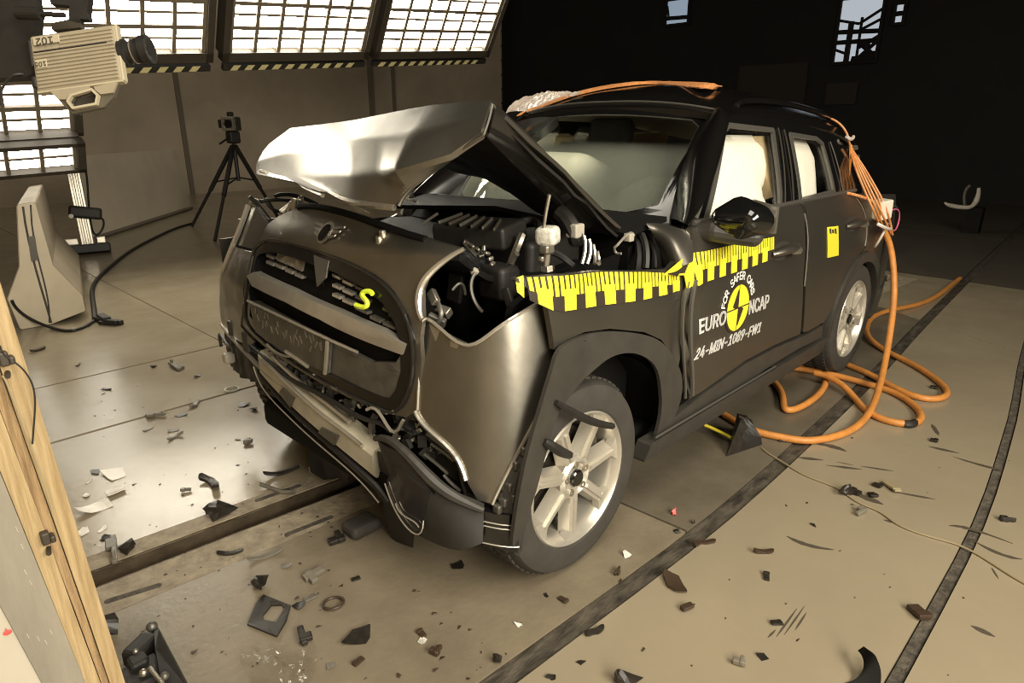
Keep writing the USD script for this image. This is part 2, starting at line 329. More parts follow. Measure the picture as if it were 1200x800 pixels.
for d in (-1, 1): obj('channel_dark_lining', T(prism(Polygon([(3.7, slot_c(3.7) + d * .0605), (-6, slot_c(-6) + d * .0605), (-6, slot_c(-6) + d * .0485), (3.7, slot_c(3.7) + d * .0485)]), .085), (0, 0, -.09)), 'rail_steel', floor)  # dark lining added so the slot walls read as shaded
sl = prism(slot, .012); obj('track_channel', T(sl, (0, 0, -.075)), 'rail_steel', floor, label='brown steel bed of the tow track')
for a_, b_ in (((302, 586), (350, 569)), ((337, 626), (387, 606)), ((127, 704), (185, 686))):
    ln = LineString([G(*a_)[:2], G(*b_)[:2]]).buffer(.012); obj('track_slot', T(prism(ln, .002), (0, 0, -.0008)), 'joint_dark', floor, label='dark oblong slot in the track edge')
# dark scratches and tyre marks that lie in the paint
def mark(pts, w, name='floor_mark', m='stain', z=.0008):
    p = G(*pts[0]), *[G(*q) for q in pts[1:]]
    ln = LineString([q[:2] for q in smooth_path(np.array(p), 5)]); n = len(ln.coords)
    c = np.array(ln.coords); t = np.gradient(c, axis=0); t /= np.linalg.norm(t, axis=1, keepdims=True) + 1e-9; nn = np.stack([-t[:, 1], t[:, 0]], 1)
    ww = w * np.sin(np.linspace(.12, np.pi - .12, n))[:, None] * (.75 + .5 * rng.random((n, 1)))
    pg = Polygon(np.vstack([c + nn * ww, (c - nn * ww)[::-1]])).buffer(0)
    return T(prism(pg, .0012), (0, 0, z - .0012 + .0002))
marks = [([(935, 536), (965, 539)], .012), ([(968, 545), (1010, 550)], .009), ([(1008, 546), (1047, 552)], .008), ([(1088, 523), (1124, 531)], .011), ([(1117, 535), (1150, 545), (1175, 551)], .012), ([(1046, 576), (1096, 585)], .009),
         ([(950, 519), (975, 523), (992, 529)], .018), ([(922, 628), (945, 638), (977, 644)], .012), ([(1000, 577), (1035, 591)], .02), ([(1112, 616), (1130, 618), (1187, 637)], .010), ([(1142, 634), (1175, 650), (1198, 655)], .010), ([(1138, 733), (1166, 746)], .012),
         ([(910, 746), (934, 713)], .003), ([(919, 744), (943, 710)], .003), ([(932, 738), (945, 718)], .003), ([(900, 747), (909, 738)], .003), ([(1092, 497), (1100, 510)], .012), ([(1162, 665), (1170, 678)], .004), ([(1035, 609), (1052, 613)], .008), ([(980, 541), (1000, 545)], .004)]
obj('floor_marks', cat([mark(p, w) for p, w in marks]), 'stain', floor, label='dark skid scratches and scuffs in the floor paint', kind='stuff')

YB, XB = -13.6, -14.4
wall_back = struct('wall_back', bx(XB, 4, YB - .2, YB, -.1, 8.6), 'wall_brown'); meta(wall_back, 'brown rear hall wall behind the lamp banks')
def seam(u, w, z0=0., z1=8.5): x = PX(u, 150, 'y', YB)[0]; return bx(x - w, x + w, YB, YB + .04, z0, z1)
for u, w in ((214, .05), (437, .08), (463, .05)): obj('wall_batten', seam(u, w), 'seam', wall_back)
xa, xb = PX(603, 90, 'y', YB)[0], XB
for k in range(14):
    obj('wall_plank', bx(xb + .3, xa, YB, YB + .05, .05 + .42 * k, .43 + .42 * k), 'wall_dark', wall_back)
obj('wall_post', bx(xb, xb + .28, YB, YB + .12, 0, 8.5), 'wall_black', wall_back)
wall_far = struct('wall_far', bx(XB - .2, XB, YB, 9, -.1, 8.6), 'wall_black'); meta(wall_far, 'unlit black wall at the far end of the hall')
for (u0, v0, u1, v1) in ((868, 78, 942, 125), (970, 98, 1003, 122)):
    p, q = PX(u0, v0, 'x', XB), PX(u1, v1, 'x', XB); obj('wall_panel', bx(XB, XB + .06, p[1], q[1], q[2], p[2]), 'wall_panel_dim', wall_far)
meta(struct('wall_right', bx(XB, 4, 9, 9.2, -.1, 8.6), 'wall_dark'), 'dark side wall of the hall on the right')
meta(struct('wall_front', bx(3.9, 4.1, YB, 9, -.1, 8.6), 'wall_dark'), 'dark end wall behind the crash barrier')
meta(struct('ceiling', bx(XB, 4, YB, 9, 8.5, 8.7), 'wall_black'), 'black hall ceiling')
# windows of the far wall: frame, panes that show daylight, bars
def far_window(name, u0, v0, u1, v1, bars, label, m='window_day'):
    p, q = PX(u0, v0, 'x', XB + .03), PX(u1, v1, 'x', XB + .03); y0, y1, z0, z1 = p[1], q[1], q[2], p[2]
    w = struct(name, cat([bx(XB, XB + .09, y0 - .06, y0, z0 - .06, z1 + .06), bx(XB, XB + .09, y1, y1 + .06, z0 - .06, z1 + .06), bx(XB, XB + .09, y0, y1, z0 - .06, z0), bx(XB, XB + .09, y0, y1, z1, z1 + .06)]), 'wall_black'); meta(w, label)
    obj('window_pane', bx(XB, XB + .03, y0, y1, z0, z1), m, w)
    for (a, b, c, d, t) in bars:      # bars in fractions of the opening: from (a, b) to (c, d), top left origin
        A = np.array([XB + .05, y0 + a * (y1 - y0), z1 + b * (z0 - z1)]); B = np.array([XB + .05, y0 + c * (y1 - y0), z1 + d * (z0 - z1)])
        obj('window_bar', tube([A, B], t, 6, 1, True), 'wall_black', w)
far_window('window_1', 783, 2, 806, 26, [(0, .74, 1, .78, .05), (.0, .2, .12, .8, .03)], 'small blue daylit window high on the far wall')
far_window('window_2', 988, 1, 1025, 70, [(0, .32, .5, .40, .03), (.5, .40, 1, .2, .03), (0, .51, 1, .54, .05), (0, .68, 1, .69, .05), (.3, .35, .3, 1, .06), (.55, .3, .55, 1, .03), (.55, .5, 1, .36, .03), (.55, .8, 1, .62, .03), (.6, .95, 1, .70, .04), (.6, .72, 1, .95, .05), (.78, .72, .78, 1, .05), (0, .8, .3, .88, .03), (.45, .99, 1, .99, .09), (.7, .9, 1, .9, .06)], 'tall barred window showing grey sky on the far wall', 'window_pale')
far_window('window_3', 1052, 6, 1057, 26, [(0, .5, 1, .5, .05)], 'narrow slit window at the top right of the far wall', 'window_pale')

# ------------------------------------------------------------------ lamp banks
def lamp_bank(name, label, O, U, V, cols, rows, pw, ph, gapc, gapr, pairgap, hazard=False, group=None, pane='lamp_pane'):
    O = np.array(O, float); U = np.array(U, float) / np.linalg.norm(U); V = np.array(V, float); V -= U * (U @ V); V /= np.linalg.norm(V); N = np.cross(U, V)
    if N[1] < 0: N = -N
    R = np.stack([U, V, N], 1)
    if np.linalg.det(R) < 0: R = np.stack([-U, V, N], 1); sgn = -1
    else: sgn = 1
    t = thing(name, label, 'lamp bank', O, group)
    ru = lambda m: place(m, np.stack([U, V, N], 1), O)
    def add(nm, x0, x1, y0, y1, z0, z1, mm): 
        m = ru(bx(x0, x1, y0, y1, z0, z1)); m = m if m.volume > 0 else (m.invert() or m); return obj(nm, m, mm, t)
    W = cols * (pw + gapc) + gapc; rowy = [gapr + j * (ph + gapr) + (j // 2) * pairgap for j in range(rows)]; H = rowy[-1] + ph + gapr
    add('back_plate', -.05, W + .05, -.06, H + .05, -.16, -.06, 'frame_dark')
    fr = [bx(-.07, 0, -.10 if hazard else -.04, H + .04, -.06, .04), bx(W, W + .07, -.10 if hazard else -.04, H + .04, -.06, .04), bx(-.07, W + .07, -.10 if hazard else -.04, 0, -.06, .04), bx(-.07, W + .07, H, H + .04, -.06, .04)]
    m = ru(cat(fr)); m.volume > 0 or m.invert(); obj('frame', m, 'frame_dark', t)
    for i in range(cols + 1): add('divider', i * (pw + gapc), i * (pw + gapc) + gapc, 0, H, -.06, .012, 'divider_brown')
    for j in range(1, rows // 2): y = rowy[2 * j] - gapr - pairgap; add('crossbar', 0, W, y, y + pairgap + gapr, -.06, .018, 'divider_brown')
    for j in range(rows):
        for i in range(cols):
            x = gapc + i * (pw + gapc); add('lamp_pane', x, x + pw, rowy[j], rowy[j] + ph, -.055, -.02, pane)
    for j in range(0, rows, 2): add('pair_bar', 0, W, rowy[j] + ph, rowy[j + 1], -.06, -.012, 'divider_brown')
    if hazard:
        add('hazard_rail', -.05, W + .05, -.20, -.135, -.02, .03, 'black_plastic')
        n = int(W / .155)
        for k in range(n):
            x = .02 + k * .155; m = ru(T(prism(Polygon([(x, -.195), (x + .075, -.195), (x + .115, -.14), (x + .04, -.14)]), .004), (0, 0, .03))); m.volume > 0 or m.invert()
            obj('hazard_stripe', m, 'hazard_yellow', t)
    return t
bu, bv = (-1, 0, .076), (0, .56, .83)
lab = ['lamp bank at the upper left, partly behind the hanging beige camera', 'middle of the three lamp banks along the rear wall', 'rightmost lamp bank above the raised bonnet']
for k, (x, w) in enumerate(((.32, 1.76), (-1.64, 1.66), (-3.48, 1.82))):
    u0 = np.array([x, -5.06 + .015 * k, 2.06 + .076 * (.30 - x) * 1.0])
    lamp_bank('lamp_bank', lab[k], u0, bu, bv, 6, 8, (w - .06) / 6 - .038, .096, .038, .022, .014, True)
q0 = PX(91, 196, 'y', -5.74)
lamp_bank('lamp_bank', 'short two row lamp bank at the left edge behind the white block', q0, (1, 0, -.05), bv, 3, 2, .245, .100, .034, .022, .02, pane='lamp_dim')
q1 = PX(87, 153, 'y', -5.72)
lamp_bank('lamp_bank', 'lamp bank at the left edge directly below the hanging beige camera', q1, (1, 0, -.05), bv, 3, 6, .235, .100, .034, .022, .02, pane='lamp_dim')

# ------------------------------------------------------------------ leaning board, block, post, tripod
b = [PX(88, 196, 'y', -9.6), PX(211, 174, 'y', -11.2), G(224, 245), G(112, 281)]
t = thing('board', 'large pale panel leaning behind the aluminium post', 'panel', b[3])
b[0] = np.array([b[3][0] + .12, b[3][1] - .25, b[0][2] + .2])
b[1] = np.array([b[2][0] + .03, b[2][1] - .25, b[1][2]])
obj('panel_face', lin_sheet([[b[0], b[1]], [b[3], b[2]]], .04, 4), 'board_white', t)
obj('panel_rail', tube([b[3] + [0, .03, .03], b[2] + [0, .03, .03]], .03, 6, 1, True), 'seam', t)

prof = [(19, 240), (41, 236), (62, 310), (96, 345), (101, 366), (60, 380), (24, 389), (8, 350), (22, 312)]
P = [PX(*q, 'y', -3.95) for q in prof]; pz = np.array([(p[0], max(p[2], 0)) for p in P])
for i in (4, 5, 6): pz[i, 1] = 0.
pz[4, 1] = .06
zt = pz[1, 1]; back = G(53, 214, zt - .03) - P[1]; back[2] = 0; back = back / np.linalg.norm(back) * 2.0
t = thing('concrete_block', 'white concrete safety block with flared foot standing on the floor at the left', 'barrier block', (pz[:, 0].mean(), -3.95, 0))
pg = Polygon(pz).buffer(-.02).buffer(.02); bb = prism(pg, 1.0, .4); v = bb.vertices.copy()
bb.vertices = np.stack([v[:, 0] + v[:, 2] * back[0], -3.95 + v[:, 2] * back[1], v[:, 1]], 1); bb.volume > 0 or bb.invert()
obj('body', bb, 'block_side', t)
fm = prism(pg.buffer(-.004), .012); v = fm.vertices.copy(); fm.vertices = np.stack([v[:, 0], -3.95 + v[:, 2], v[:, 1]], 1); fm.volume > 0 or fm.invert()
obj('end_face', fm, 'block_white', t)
F = lambda u, v, o=.014: PX(u, v, 'y', -3.95 + o)
obj('groove', cat([tube([F(27, 242), F(38, 300), F(52, 350), F(60, 378)], .008, 5, 3), tube([F(36, 240), F(44, 300), F(54, 340), F(58, 378)], .006, 5, 3)]), 'ink', t, label='dark vertical seam in the end face')
obj('hatch', lin_sheet([[F(33, 278, .03), F(41, 276, .03)], [F(37, 306, .03), F(45, 304, .03)]], .016, 1), 'trim_grey', t)

t = thing('floor_cable', 'thin black cable running over the foot of the white block', 'cable')
obj('cord', tube([PX(14, 352, 'y', -3.92), PX(30, 370, 'y', -3.92), G(58, 383, .02), G(85, 387, .012), G(104, 380, .012), G(112, 373, .012)], .012, 6), 'cable_black', t)
t = thing('floor_cable', 'black cable curving over the floor towards the camera tripod', 'cable')
obj('cord', tube([G(111, 374, .012), G(108, 345, .012), G(112, 330, .012), G(130, 312, .012), G(155, 293, .012), G(185, 277, .012), G(205, 268, .012), G(225, 262, .012)], .02, 6), 'cable_black', t)
t = thing('cable_connectors', 'small heap of black cable plugs on the floor beside the white block', 'cable plugs', G(127, 376))
for (u, v, du, dv, r) in ((112, 373, 14, 4, .02), (118, 371, 8, 5, .03), (124, 377, 14, 1, .022), (131, 377, 12, 1, .02), (116, 378, 20, 0, .015)):
    obj('plug', rbox((np.linalg.norm(G(u + du, v + dv) - G(u, v)), r * 2, r * 2), .008, (G(u, v, r) + G(u + du, v + dv, r)) / 2, frame(G(u + du, v + dv) - G(u, v), (0, 0, 1))), 'cable_black', t)

f0 = G(105, 296); top = PX(83, 190, 'y', -7.6); ax = (top - f0); ax /= np.linalg.norm(ax); ax = ax * .35 + np.array([0, 0, 1]); ax /= np.linalg.norm(ax)
t = thing('marker_post', 'aluminium profile post with two white target dots standing behind the white block', 'post', f0)
side = np.cross(ax, f0 - EYE); side /= np.linalg.norm(side); nrm = np.cross(side, ax); nrm = nrm if nrm @ (EYE - f0) > 0 else -nrm
R = np.stack([side, ax, np.cross(side, ax)], 1)
post = cat([rbox((.035, 1.5, .1), .008, (s * .05, .78, 0)) for s in (-1, 0, 1)] + [bx(-.06, .06, .03, 1.5, -.03, .03)])
obj('profile', place(post, R, f0), 'alu', t)
sc = np.linalg.norm(f0 - EYE) / FPX
br = place(rbox((.34, .14, .05), .03, (.0, 0, 0), frame((1, .18, 0), (0, 0, 1))), R, PX(100, 249, 'y', f0[1]) + nrm * .09); obj('bracket', br, 'black_plastic', t)
for u, v in ((83.5, 253), (109.5, 248)): c = PX(u, v, 'y', f0[1]) + nrm * .12; obj('target_dot', cyl(c, c + nrm * .012, .025), 'white_dot', t)
obj('foot', place(cat([rbox((.5, .10, .4), .015, (.02, .06, 0)), rbox((.10, .18, .12), .01, (.0, .1, .1))]), R, f0), 'black_plastic', t)
for x, w in ((-.15, .10), (.19, .2)): obj('clamp_block', place(rbox((w, .1, .08), .01, (x, .13, .14)), R, f0), 'alu', t)
obj('cord', tube([PX(100, 200, 'y', f0[1]), PX(104, 240, 'y', f0[1]), PX(112, 275, 'y', f0[1]), PX(120, 268, 'y', f0[1]), PX(118, 255, 'y', f0[1])], .012, 6), 'cable_black', t)

hd = PX(274, 168, 'y', -7.8); gc = np.array([hd[0], hd[1], 0])
t = thing('camera_tripod', 'black camera tripod standing on the floor near the rear wall', 'tripod', gc)
for (u, v) in ((225, 266), (252, 283), (300, 216)):
    f = G(u, v)
    if v == 216: f = gc + np.array([-.75, -.35, 0])
    a = hd + (f - hd) * .03; mid = hd + (f - hd) * .55
    obj('leg', cat([tube([a, mid], .034, 8, 1, True), tube([mid, f + [0, 0, .015]], .024, 8, 1, True)]), 'black_plastic', t)
    obj('brace', tube([hd + (f - hd) * .45, [hd[0], hd[1], .75]], .012, 6, 1, True), 'black_plastic', t)
obj('centre_column', tube([[hd[0], hd[1], .7], hd + [0, 0, .08]], .03, 8, 1, True), 'black_plastic', t)
zc_ = (hd[2] + PX(277, 145, 'y', -7.75)[2] - .10) / 2; obj('head', rbox((.16, .16, 2 * (zc_ - hd[2]) - .002), .025, [hd[0], hd[1], zc_]), 'black_plastic', t)
obj('pan_handle', tube([hd + [0, 0, .12], hd + [.25, .1, .0]], .014, 6, 1, True), 'black_plastic', t)
cc = PX(277, 145, 'y', -7.75); cc = np.array([hd[0], hd[1], cc[2]]); t = thing('tripod_camera', 'small grey box camera mounted on top of the tripod', 'camera', cc)
R = frame((RT[0], RT[1], 0), (0, 0, 1)); 
obj('body', rbox((.21, .22, .20), .025, cc, R), 'trim_grey', t)
nv = -FW * [1, 1, 0]; nv /= np.linalg.norm(nv)
obj('front_frame', place(prism(sbox(-.09, -.09, .09, .09).difference(sbox(-.065, -.06, .065, .06)), .02), np.stack([RT, [0, 0, 1], nv], 1) if True else R, cc + nv * .115), 'alu', t)
obj('lens', cyl(cc + nv * .11, cc + nv * .125, .055), 'black_gloss', t)
obj('top_knob', rbox((.08, .08, .07), .02, cc + [0, 0, .13]), 'black_plastic', t)
obj('side_grip', rbox((.05, .1, .12), .015, cc - RT * .15), 'black_plastic', t)

# ------------------------------------------------------------------ crash barrier at the left edge
YE = 1.20
def on_end(u, v, o=0.): return PX(u, v, 'y', YE + o)
def edge_line(p0, p1):                # the boundary through two pixels on the end face, as x = f(z)
    a, b = on_end(*p0), on_end(*p1); k = (b[0] - a[0]) / (b[2] - a[2]); return lambda z: a[0] + k * (z - a[2])
e0, e3, e4 = edge_line((22, 400), (147, 800)), edge_line((27, 620), (98, 795)), edge_line((0, 710), (46, 795))
t = thing('crash_barrier', 'wood faced concrete crash barrier end at the left edge', 'crash barrier', (1.6, YE, 0))
def layer(fa, fb, y1, seed, wob=.0012, n=40):   # one layer of the barrier, from x = fa(z) to fb(z), its end face a little uneven
    V, F_ = [], []
    for k, z in enumerate(np.linspace(0, 2.2, n + 1)):
        w = wob * (meshkit.noise(np.array([[z * 7, seed, 0], [z * 7, seed + 5, 0], [z * 14, seed + 9, 0]]), 3) - .5)
        V += [[fa(z) + w[0], y1 + w[2], z], [fb(z) + w[1], y1 + w[2], z], [fb(z) + w[1], -1.6, z], [fa(z) + w[0], -1.6, z]]
    for k in range(n):
        for j in range(4): a, b_, c_, d_ = 4 * k + j, 4 * k + (j + 1) % 4, 4 * k + 4 + (j + 1) % 4, 4 * k + 4 + j; F_ += [[a, b_, c_], [a, c_, d_]]
    F_ += [[0, 2, 1], [0, 3, 2], [4 * n, 4 * n + 1, 4 * n + 2], [4 * n, 4 * n + 2, 4 * n + 3]]
    m = trimesh.Trimesh(V, F_, process=False); m.volume > 0 or m.invert(); return m
lerp = lambda f, g_, w: (lambda z: f(z) * (1 - w) + g_(z) * w)
for k, (w0, w1, mm, dy) in enumerate(((0, .40, 'plywood_pale', 0), (.42, .62, 'plywood', -.004), (.635, .985, 'plywood_pale', -.001))):
    obj('plywood_sheet', layer(lerp(e0, e3, w0), lerp(e0, e3, w1), YE + dy, 2 + k), mm, t)
obj('plywood_core', layer(lerp(e0, e3, .02), lerp(e0, e3, .97), YE - .008, 1), 'bolt_dark', t)
obj('steel_plate', layer(e3, lerp(e3, e4, .99), YE + .001, 9, 0), 'steel_plate', t)
obj('concrete_core', layer(e4, lambda z: 2.9, YE - .002, 11, 0), 'white_paint', t)
dents = [on_end(u, v, .0015) for u, v in ((30, 670), (36, 682), (33, 745), (45, 748), (54, 752), (20, 620), (26, 640), (60, 740))]
obj('scratches', cat([tube([c + [.0006, 0, .004], c + [-.0004, 0, -.004]], .0004, 4, 1, True) for c in dents]), 'scratch_pale', t, kind='stuff')
for (u, v, s) in ((53, 630, .0085), (4, 420, .0085)):
    c = on_end(u, v, .004); obj('bolt', cat([rbox((s * 1.1, .012, s * 2.0), .002, c, None), rbox((s * .7, .014, s * 1.1), .002, c + [-s * .8, .001, -s * .3], None), cyl(c + [-.002, -.01, -s * 2], c + [.001, .006, -s * 2.4], .003, 6)]), 'bolt_dark', t)
c = on_end(9, 741, .0); obj('red_mark', cat([place(trimesh.creation.icosphere(2, .0035), np.diag([1.3, .25, 1]), c), tube([c + [0, .0005, .002], c + [.001, .0005, .007]], .0005, 5, 1, True)]), 'red_bit', t, label='small red mark on the white end face')
t = thing('hanging_cable', 'thin black cable hanging down the plywood edge of the barrier', 'cable')
obj('cord', tube([on_end(0, 405, .01), on_end(8, 418, .01), on_end(22, 428, .012), on_end(36, 446, .014), on_end(41, 470, .014), on_end(38, 520, .012)], .0011, 6), 'cable_black', t)
t = thing('hanging_cable', 'long dark cable lying along the plywood grain of the barrier', 'cable')
obj('cord', tube([on_end(3, 440, .008), on_end(13, 460, .007), on_end(30, 505, .006), on_end(45, 545, .006), on_end(62, 600, .006)], .0012, 6), 'wire_tan', t)

# ------------------------------------------------------------------ high speed camera hanging at the top left
ZC = 1.72
def CP(u, v, o=0.):                   # pixel on the camera's side plane, o metres in front of it
    return EYE + (ZC - o) * (FW + (u - 600) / FPX * RT + (v - 400) / FPX * DN)
tl, tr, br_, bl = CP(33, 42), CP(134, 28), CP(144, 93), CP(42, 108)
U = (tr - tl) + (br_ - bl); U /= np.linalg.norm(U); Nn = -FW; V = np.cross(Nn, U)
W, H = np.linalg.norm(tr - tl), np.linalg.norm(bl - tl); Rc = np.stack([U, V, Nn], 1); cen = (tl + tr + br_ + bl) / 4
t = thing('high_speed_camera', 'beige ribbed high speed camera hanging at the upper left', 'camera', cen)
L = lambda m: place(m, Rc, cen)
vd = np.array([c_ @ (cen - EYE) for c_ in (U, V, Nn)]); vd = vd / vd[2] * -1.0            # the housing runs back along the line of sight of this lens
def back_off(dz): return np.array([vd[0] * dz, vd[1] * dz, -dz])
obj('housing', L(to_tm(m3.Manifold.batch_hull([m3.Manifold.sphere(.007, 10).translate((a * (W / 2 - .007), b_ * (H / 2 - .007), -.008)) for a in (-1, 1) for b_ in (-1, 1)] + [m3.Manifold.sphere(.007, 10).translate(tuple(np.array([a * (W / 2 - .018), b_ * (H / 2 - .018), -.008]) - np.array([vd[0], vd[1], 1.0]) * .09 * np.array([-1, -1, 1]))) for a in (-1, 1) for b_ in (-1, 1)]))), 'cam_beige', t)
for k in range(14):
    y = H / 2 - .012 - k * (H - .022) / 13
    obj('rib', L(rbox((W * (.93 if k > 3 else .62) , .0055, .006), .002, ((.0 if k > 3 else W * .15), y, .0))), 'cam_beige', t)
obj('rib_gap', L(bx(-W * .46, W * .38, H * .185, H * .20, -.002, .0042)), 'ink', t, label='dark slot across the housing')
obj('edge_trim', L(cat([rbox((.006, H, .02), .002, (W / 2, 0, -.012)), rbox((W, .006, .02), .002, (0, -H / 2, -.012))])), 'cam_label', t)
lb = obj('label_plate', L(rbox((W * .30, H * .14, .003), .001, (-W * .29, H * .37, .004))), 'cam_label', t)
obj('print', L(T(place(meshkit.text_mesh('102', .018, .0008, True), np.diag([-1, -1, 1]), (-W * .20, H * .41, 0)), (0, 0, .0057))), 'ink', lb)
lb = obj('label_plate', L(rbox((W * .13, H * .15, .003), .001, (-W * .385, -H * .03, .004))), 'cam_label', t)
obj('print', L(T(place(meshkit.text_mesh('105', .012, .0008, True), np.diag([-1, -1, 1]), (-W * .318, -H * .005, 0)), (0, 0, .0057))), 'ink', lb)
lz = -.03; lc = W / 2 - .004
prof_l = [(.0, 0), (.034, 0), (.034, .012), (.026, .014), (.026, .03), (.030, .031), (.030, .042), (.027, .043), (.027, .052), (.036, .054), (.036, .072), (.028, .073), (0, .066)]
Rx = np.array([[0, 0, 1.], [0, 1, 0], [-1, 0, 0]])
ln = obj('lens', L(place(lathe(prof_l, 28), Rx, (lc, .01, lz))), 'black_plastic', t, smooth=30)
obj('lens_ring', L(place(lathe([(.0275, .031), (.0315, .031), (.0315, .034), (.0275, .034)], 28), Rx, (lc, .01, lz))), 'alu', ln)
def hp(u, v): q = CP(u, v) - cen; return (q @ U, q @ V)
hpoly = Polygon([hp(*q) for q in ((58, 107), (136, 96), (131, 112), (120, 124), (83, 132), (74, 124))]); hole = Polygon([hp(*q) for q in ((84, 112), (108, 105), (115, 112), (113, 122), (86, 127), (80, 119))])
m = prism(hpoly.difference(hole), .012); obj('handle_plate', L(T(m, (0, 0, -.02))), 'cam_shade', t)
obj('handle_web', L(T(prism(Polygon([hp(*q) for q in ((57, 106), (104, 100), (104, 105), (84, 112), (80, 116), (68, 116))]), .006), (0, 0, -.008))), 'cam_beige', t)
obj('handle_web', L(T(prism(Polygon([hp(*q) for q in ((109, 101), (137, 95), (132, 108), (117, 110), (111, 105))]), .006), (0, 0, -.008))), 'cam_beige', t)
ring = hole.boundary.buffer(.003); obj('handle_rim', L(T(prism(ring, .010), (0, 0, -.006))), 'cam_label', t)
obj('handle_backing', L(T(prism(hole.buffer(.002), .004), (0, 0, -.03))), 'ink', t)  # dark sheet added so the handle opening reads as shaded
obj('mount_foot', L(T(prism(Polygon([hp(*q) for q in ((55, 106), (70, 112), (80, 119), (86, 130), (76, 128))]), .01), (0, 0, -.035))), 'black_plastic', t)
obj('shoe_plate', L(T(prism(Polygon([hp(*q) for q in ((58, 33), (57, 25), (89, 18), (91, 30))]), .02), (0, 0, -.03))), 'frame_dark', t)
obj('side_plug', L(cat([rbox((.012, .03, .02), .004, (-W / 2 - .005, -.045, -.012)), rbox((.008, .07, .02), .003, (-W / 2 - .003, .03, -.012))])), 'black_plastic', t)
t = thing('camera_mount', 'black clamp and bar that carry the hanging beige camera', 'camera mount', CP(70, 5, -.05))
k3 = lambda u, v, o=0.: CP(u, v, o)
obj('clamp', place(prism(Polygon([hp(*q) for q in ((54, -30), (104, -30), (99, 12), (100, 20), (90, 20), (90, 25), (78, 22), (78, 4), (56, 2))]), .02), Rc, cen - Nn * .03), 'black_plastic', t)
obj('bar', cat([place(prism(Polygon([hp(*q) for q in ((-60, -30), (29, -30), (32, 8), (31, 80), (20, 84), (-60, 88))]), .03), Rc, cen - Nn * .06)]), 'black_plastic', t)
obj('pin', cat([cyl(k3(20, 15, .02), k3(48, 16, .02), .016), cyl(k3(47, 16, .02), k3(76, 18, .02), .006)]), 'black_plastic', t)
t = thing('camera_cable', 'thin black cable looping from the back of the hanging beige camera', 'cable')
obj('cord', tube([CP(36, 84, -.05), CP(26, 87, -.03), CP(16, 88, -.02), CP(8, 95, -.02), CP(2, 105, -.02), CP(0, 122, -.02)], .0035, 6), 'cable_black', t)
t = thing('camera_cable', 'short straight black cable behind the hanging beige camera', 'cable')
obj('cord', tube([CP(34, 80, -.06), CP(15, 84, -.06), CP(-10, 85, -.06)], .005, 6), 'cable_black', t)

# pale edged machine part in the dark, right
q = [PX(1107, 237, 'x', -9.5), PX(1150, 205, 'x', -9.5)]
t = thing('dark_machine', 'dark machine with a pale curved foot in the unlit right background', 'machine', (q[0][0], q[0][1], 0))
K = lambda u, v, x=-9.5: PX(u, v, 'x', x)
obj('base_curve', tube([K(1107, 237), K(1115, 241), K(1130, 243), K(1138, 242), K(1144, 235), K(1147, 220)], [.012, .03, .03, .025, .035, .02], 8), 'white_paint', t)
obj('upright', tube([K(1131, 242), K(1131, 225), K(1137, 217)], .02, 6), 'trim_grey', t)
lo = K(1140, 243, -9.7)
obj('stand', cat([bx(lo[0] - .35, lo[0] - .15, lo[1] - .1, lo[1] + .1, 0, lo[2] - .02)]), 'black_deep', t)
#CAR

# ================================================================== the car
car = thing('car', 'dark grey crash tested compact car with a crumpled front and yellow marking tape', 'car')
TS = lambda pts: trace(SIDE, pts, DS)
both = (False, True)
def cparts(name, ms, material, label=None, smooth=35):
    for m in ms: cpart(name, m, material, None, label, smooth)
def cpart(name, m, material, parent=None, label=None, smooth=35): return obj(name, m, material, parent or car, label=label, smooth=smooth)

# underlying dark shell, so that gaps between panels read dark
shell_poly = Polygon([(-.45, .27), (-2.25, .27), (-2.30, .6), (-2.55, .74), (-2.85, .74), (-3.05, .6), (-3.10, .30), (-3.45, .35), (-3.45, 1.0), (-2.6, 1.1), (-.70, 1.10), (-.70, .95), (-.60, .4)])
for s in both: cpart('inner_shell', panel(SIDE, shell_poly, .02, -.03, .12, 0, s), 'black_deep')
cpart('floor_pan', rbox((3.0, 1.62, .10), .03, (-1.95, 0, .29)), 'black_deep')
cpart('floor_pan', rbox((1.0, 1.0, .12), .03, (-.05, 0, .30)), 'black_deep')
cpart('bulkhead', hull([(-.55, y, z) for y in (-.68, .68) for z in (.3, 1.04)] + [(-.66, y, z) for y in (-.72, .72) for z in (.3, 1.10)]), 'black_deep')

# ---- side panels, outlines read off the photograph on the surface SIDE
door_f = [(808, 268), (845, 257), (880, 249), (938, 239), (943, 262), (944, 290), (941, 330), (938, 391), (908, 404), (874, 422), (822, 459), (806, 468), (801, 420), (803, 350), (807, 300)]
door_r = [(941, 238), (985, 228), (1001, 229), (1012, 245), (1016, 262), (1014, 288), (1003, 306), (988, 335), (976, 362), (966, 377), (947, 388), (941, 389), (944, 330), (947, 290), (946, 262)]
fend = [(640, 352), (604, 327), (650, 321.5), (700, 318), (750, 317), (786, 316), (805, 300), (801, 350), (799, 420), (796, 437), (788, 415), (775, 398), (755, 389), (715, 385), (685, 389), (665, 398), (650, 411)]
crump = lambda x, z: .014 * np.exp(-((x + .66) / .05) ** 2) * np.sin(z * 26 + 14 * x) - .02 * np.exp(-((x + .60) / .03) ** 2)
crump_f = lambda x, z: -.016 * np.exp(-((x + .56) / .05) ** 2) + .01 * np.sin(x * 17) * np.clip((z - .88) / .2, 0, 1)
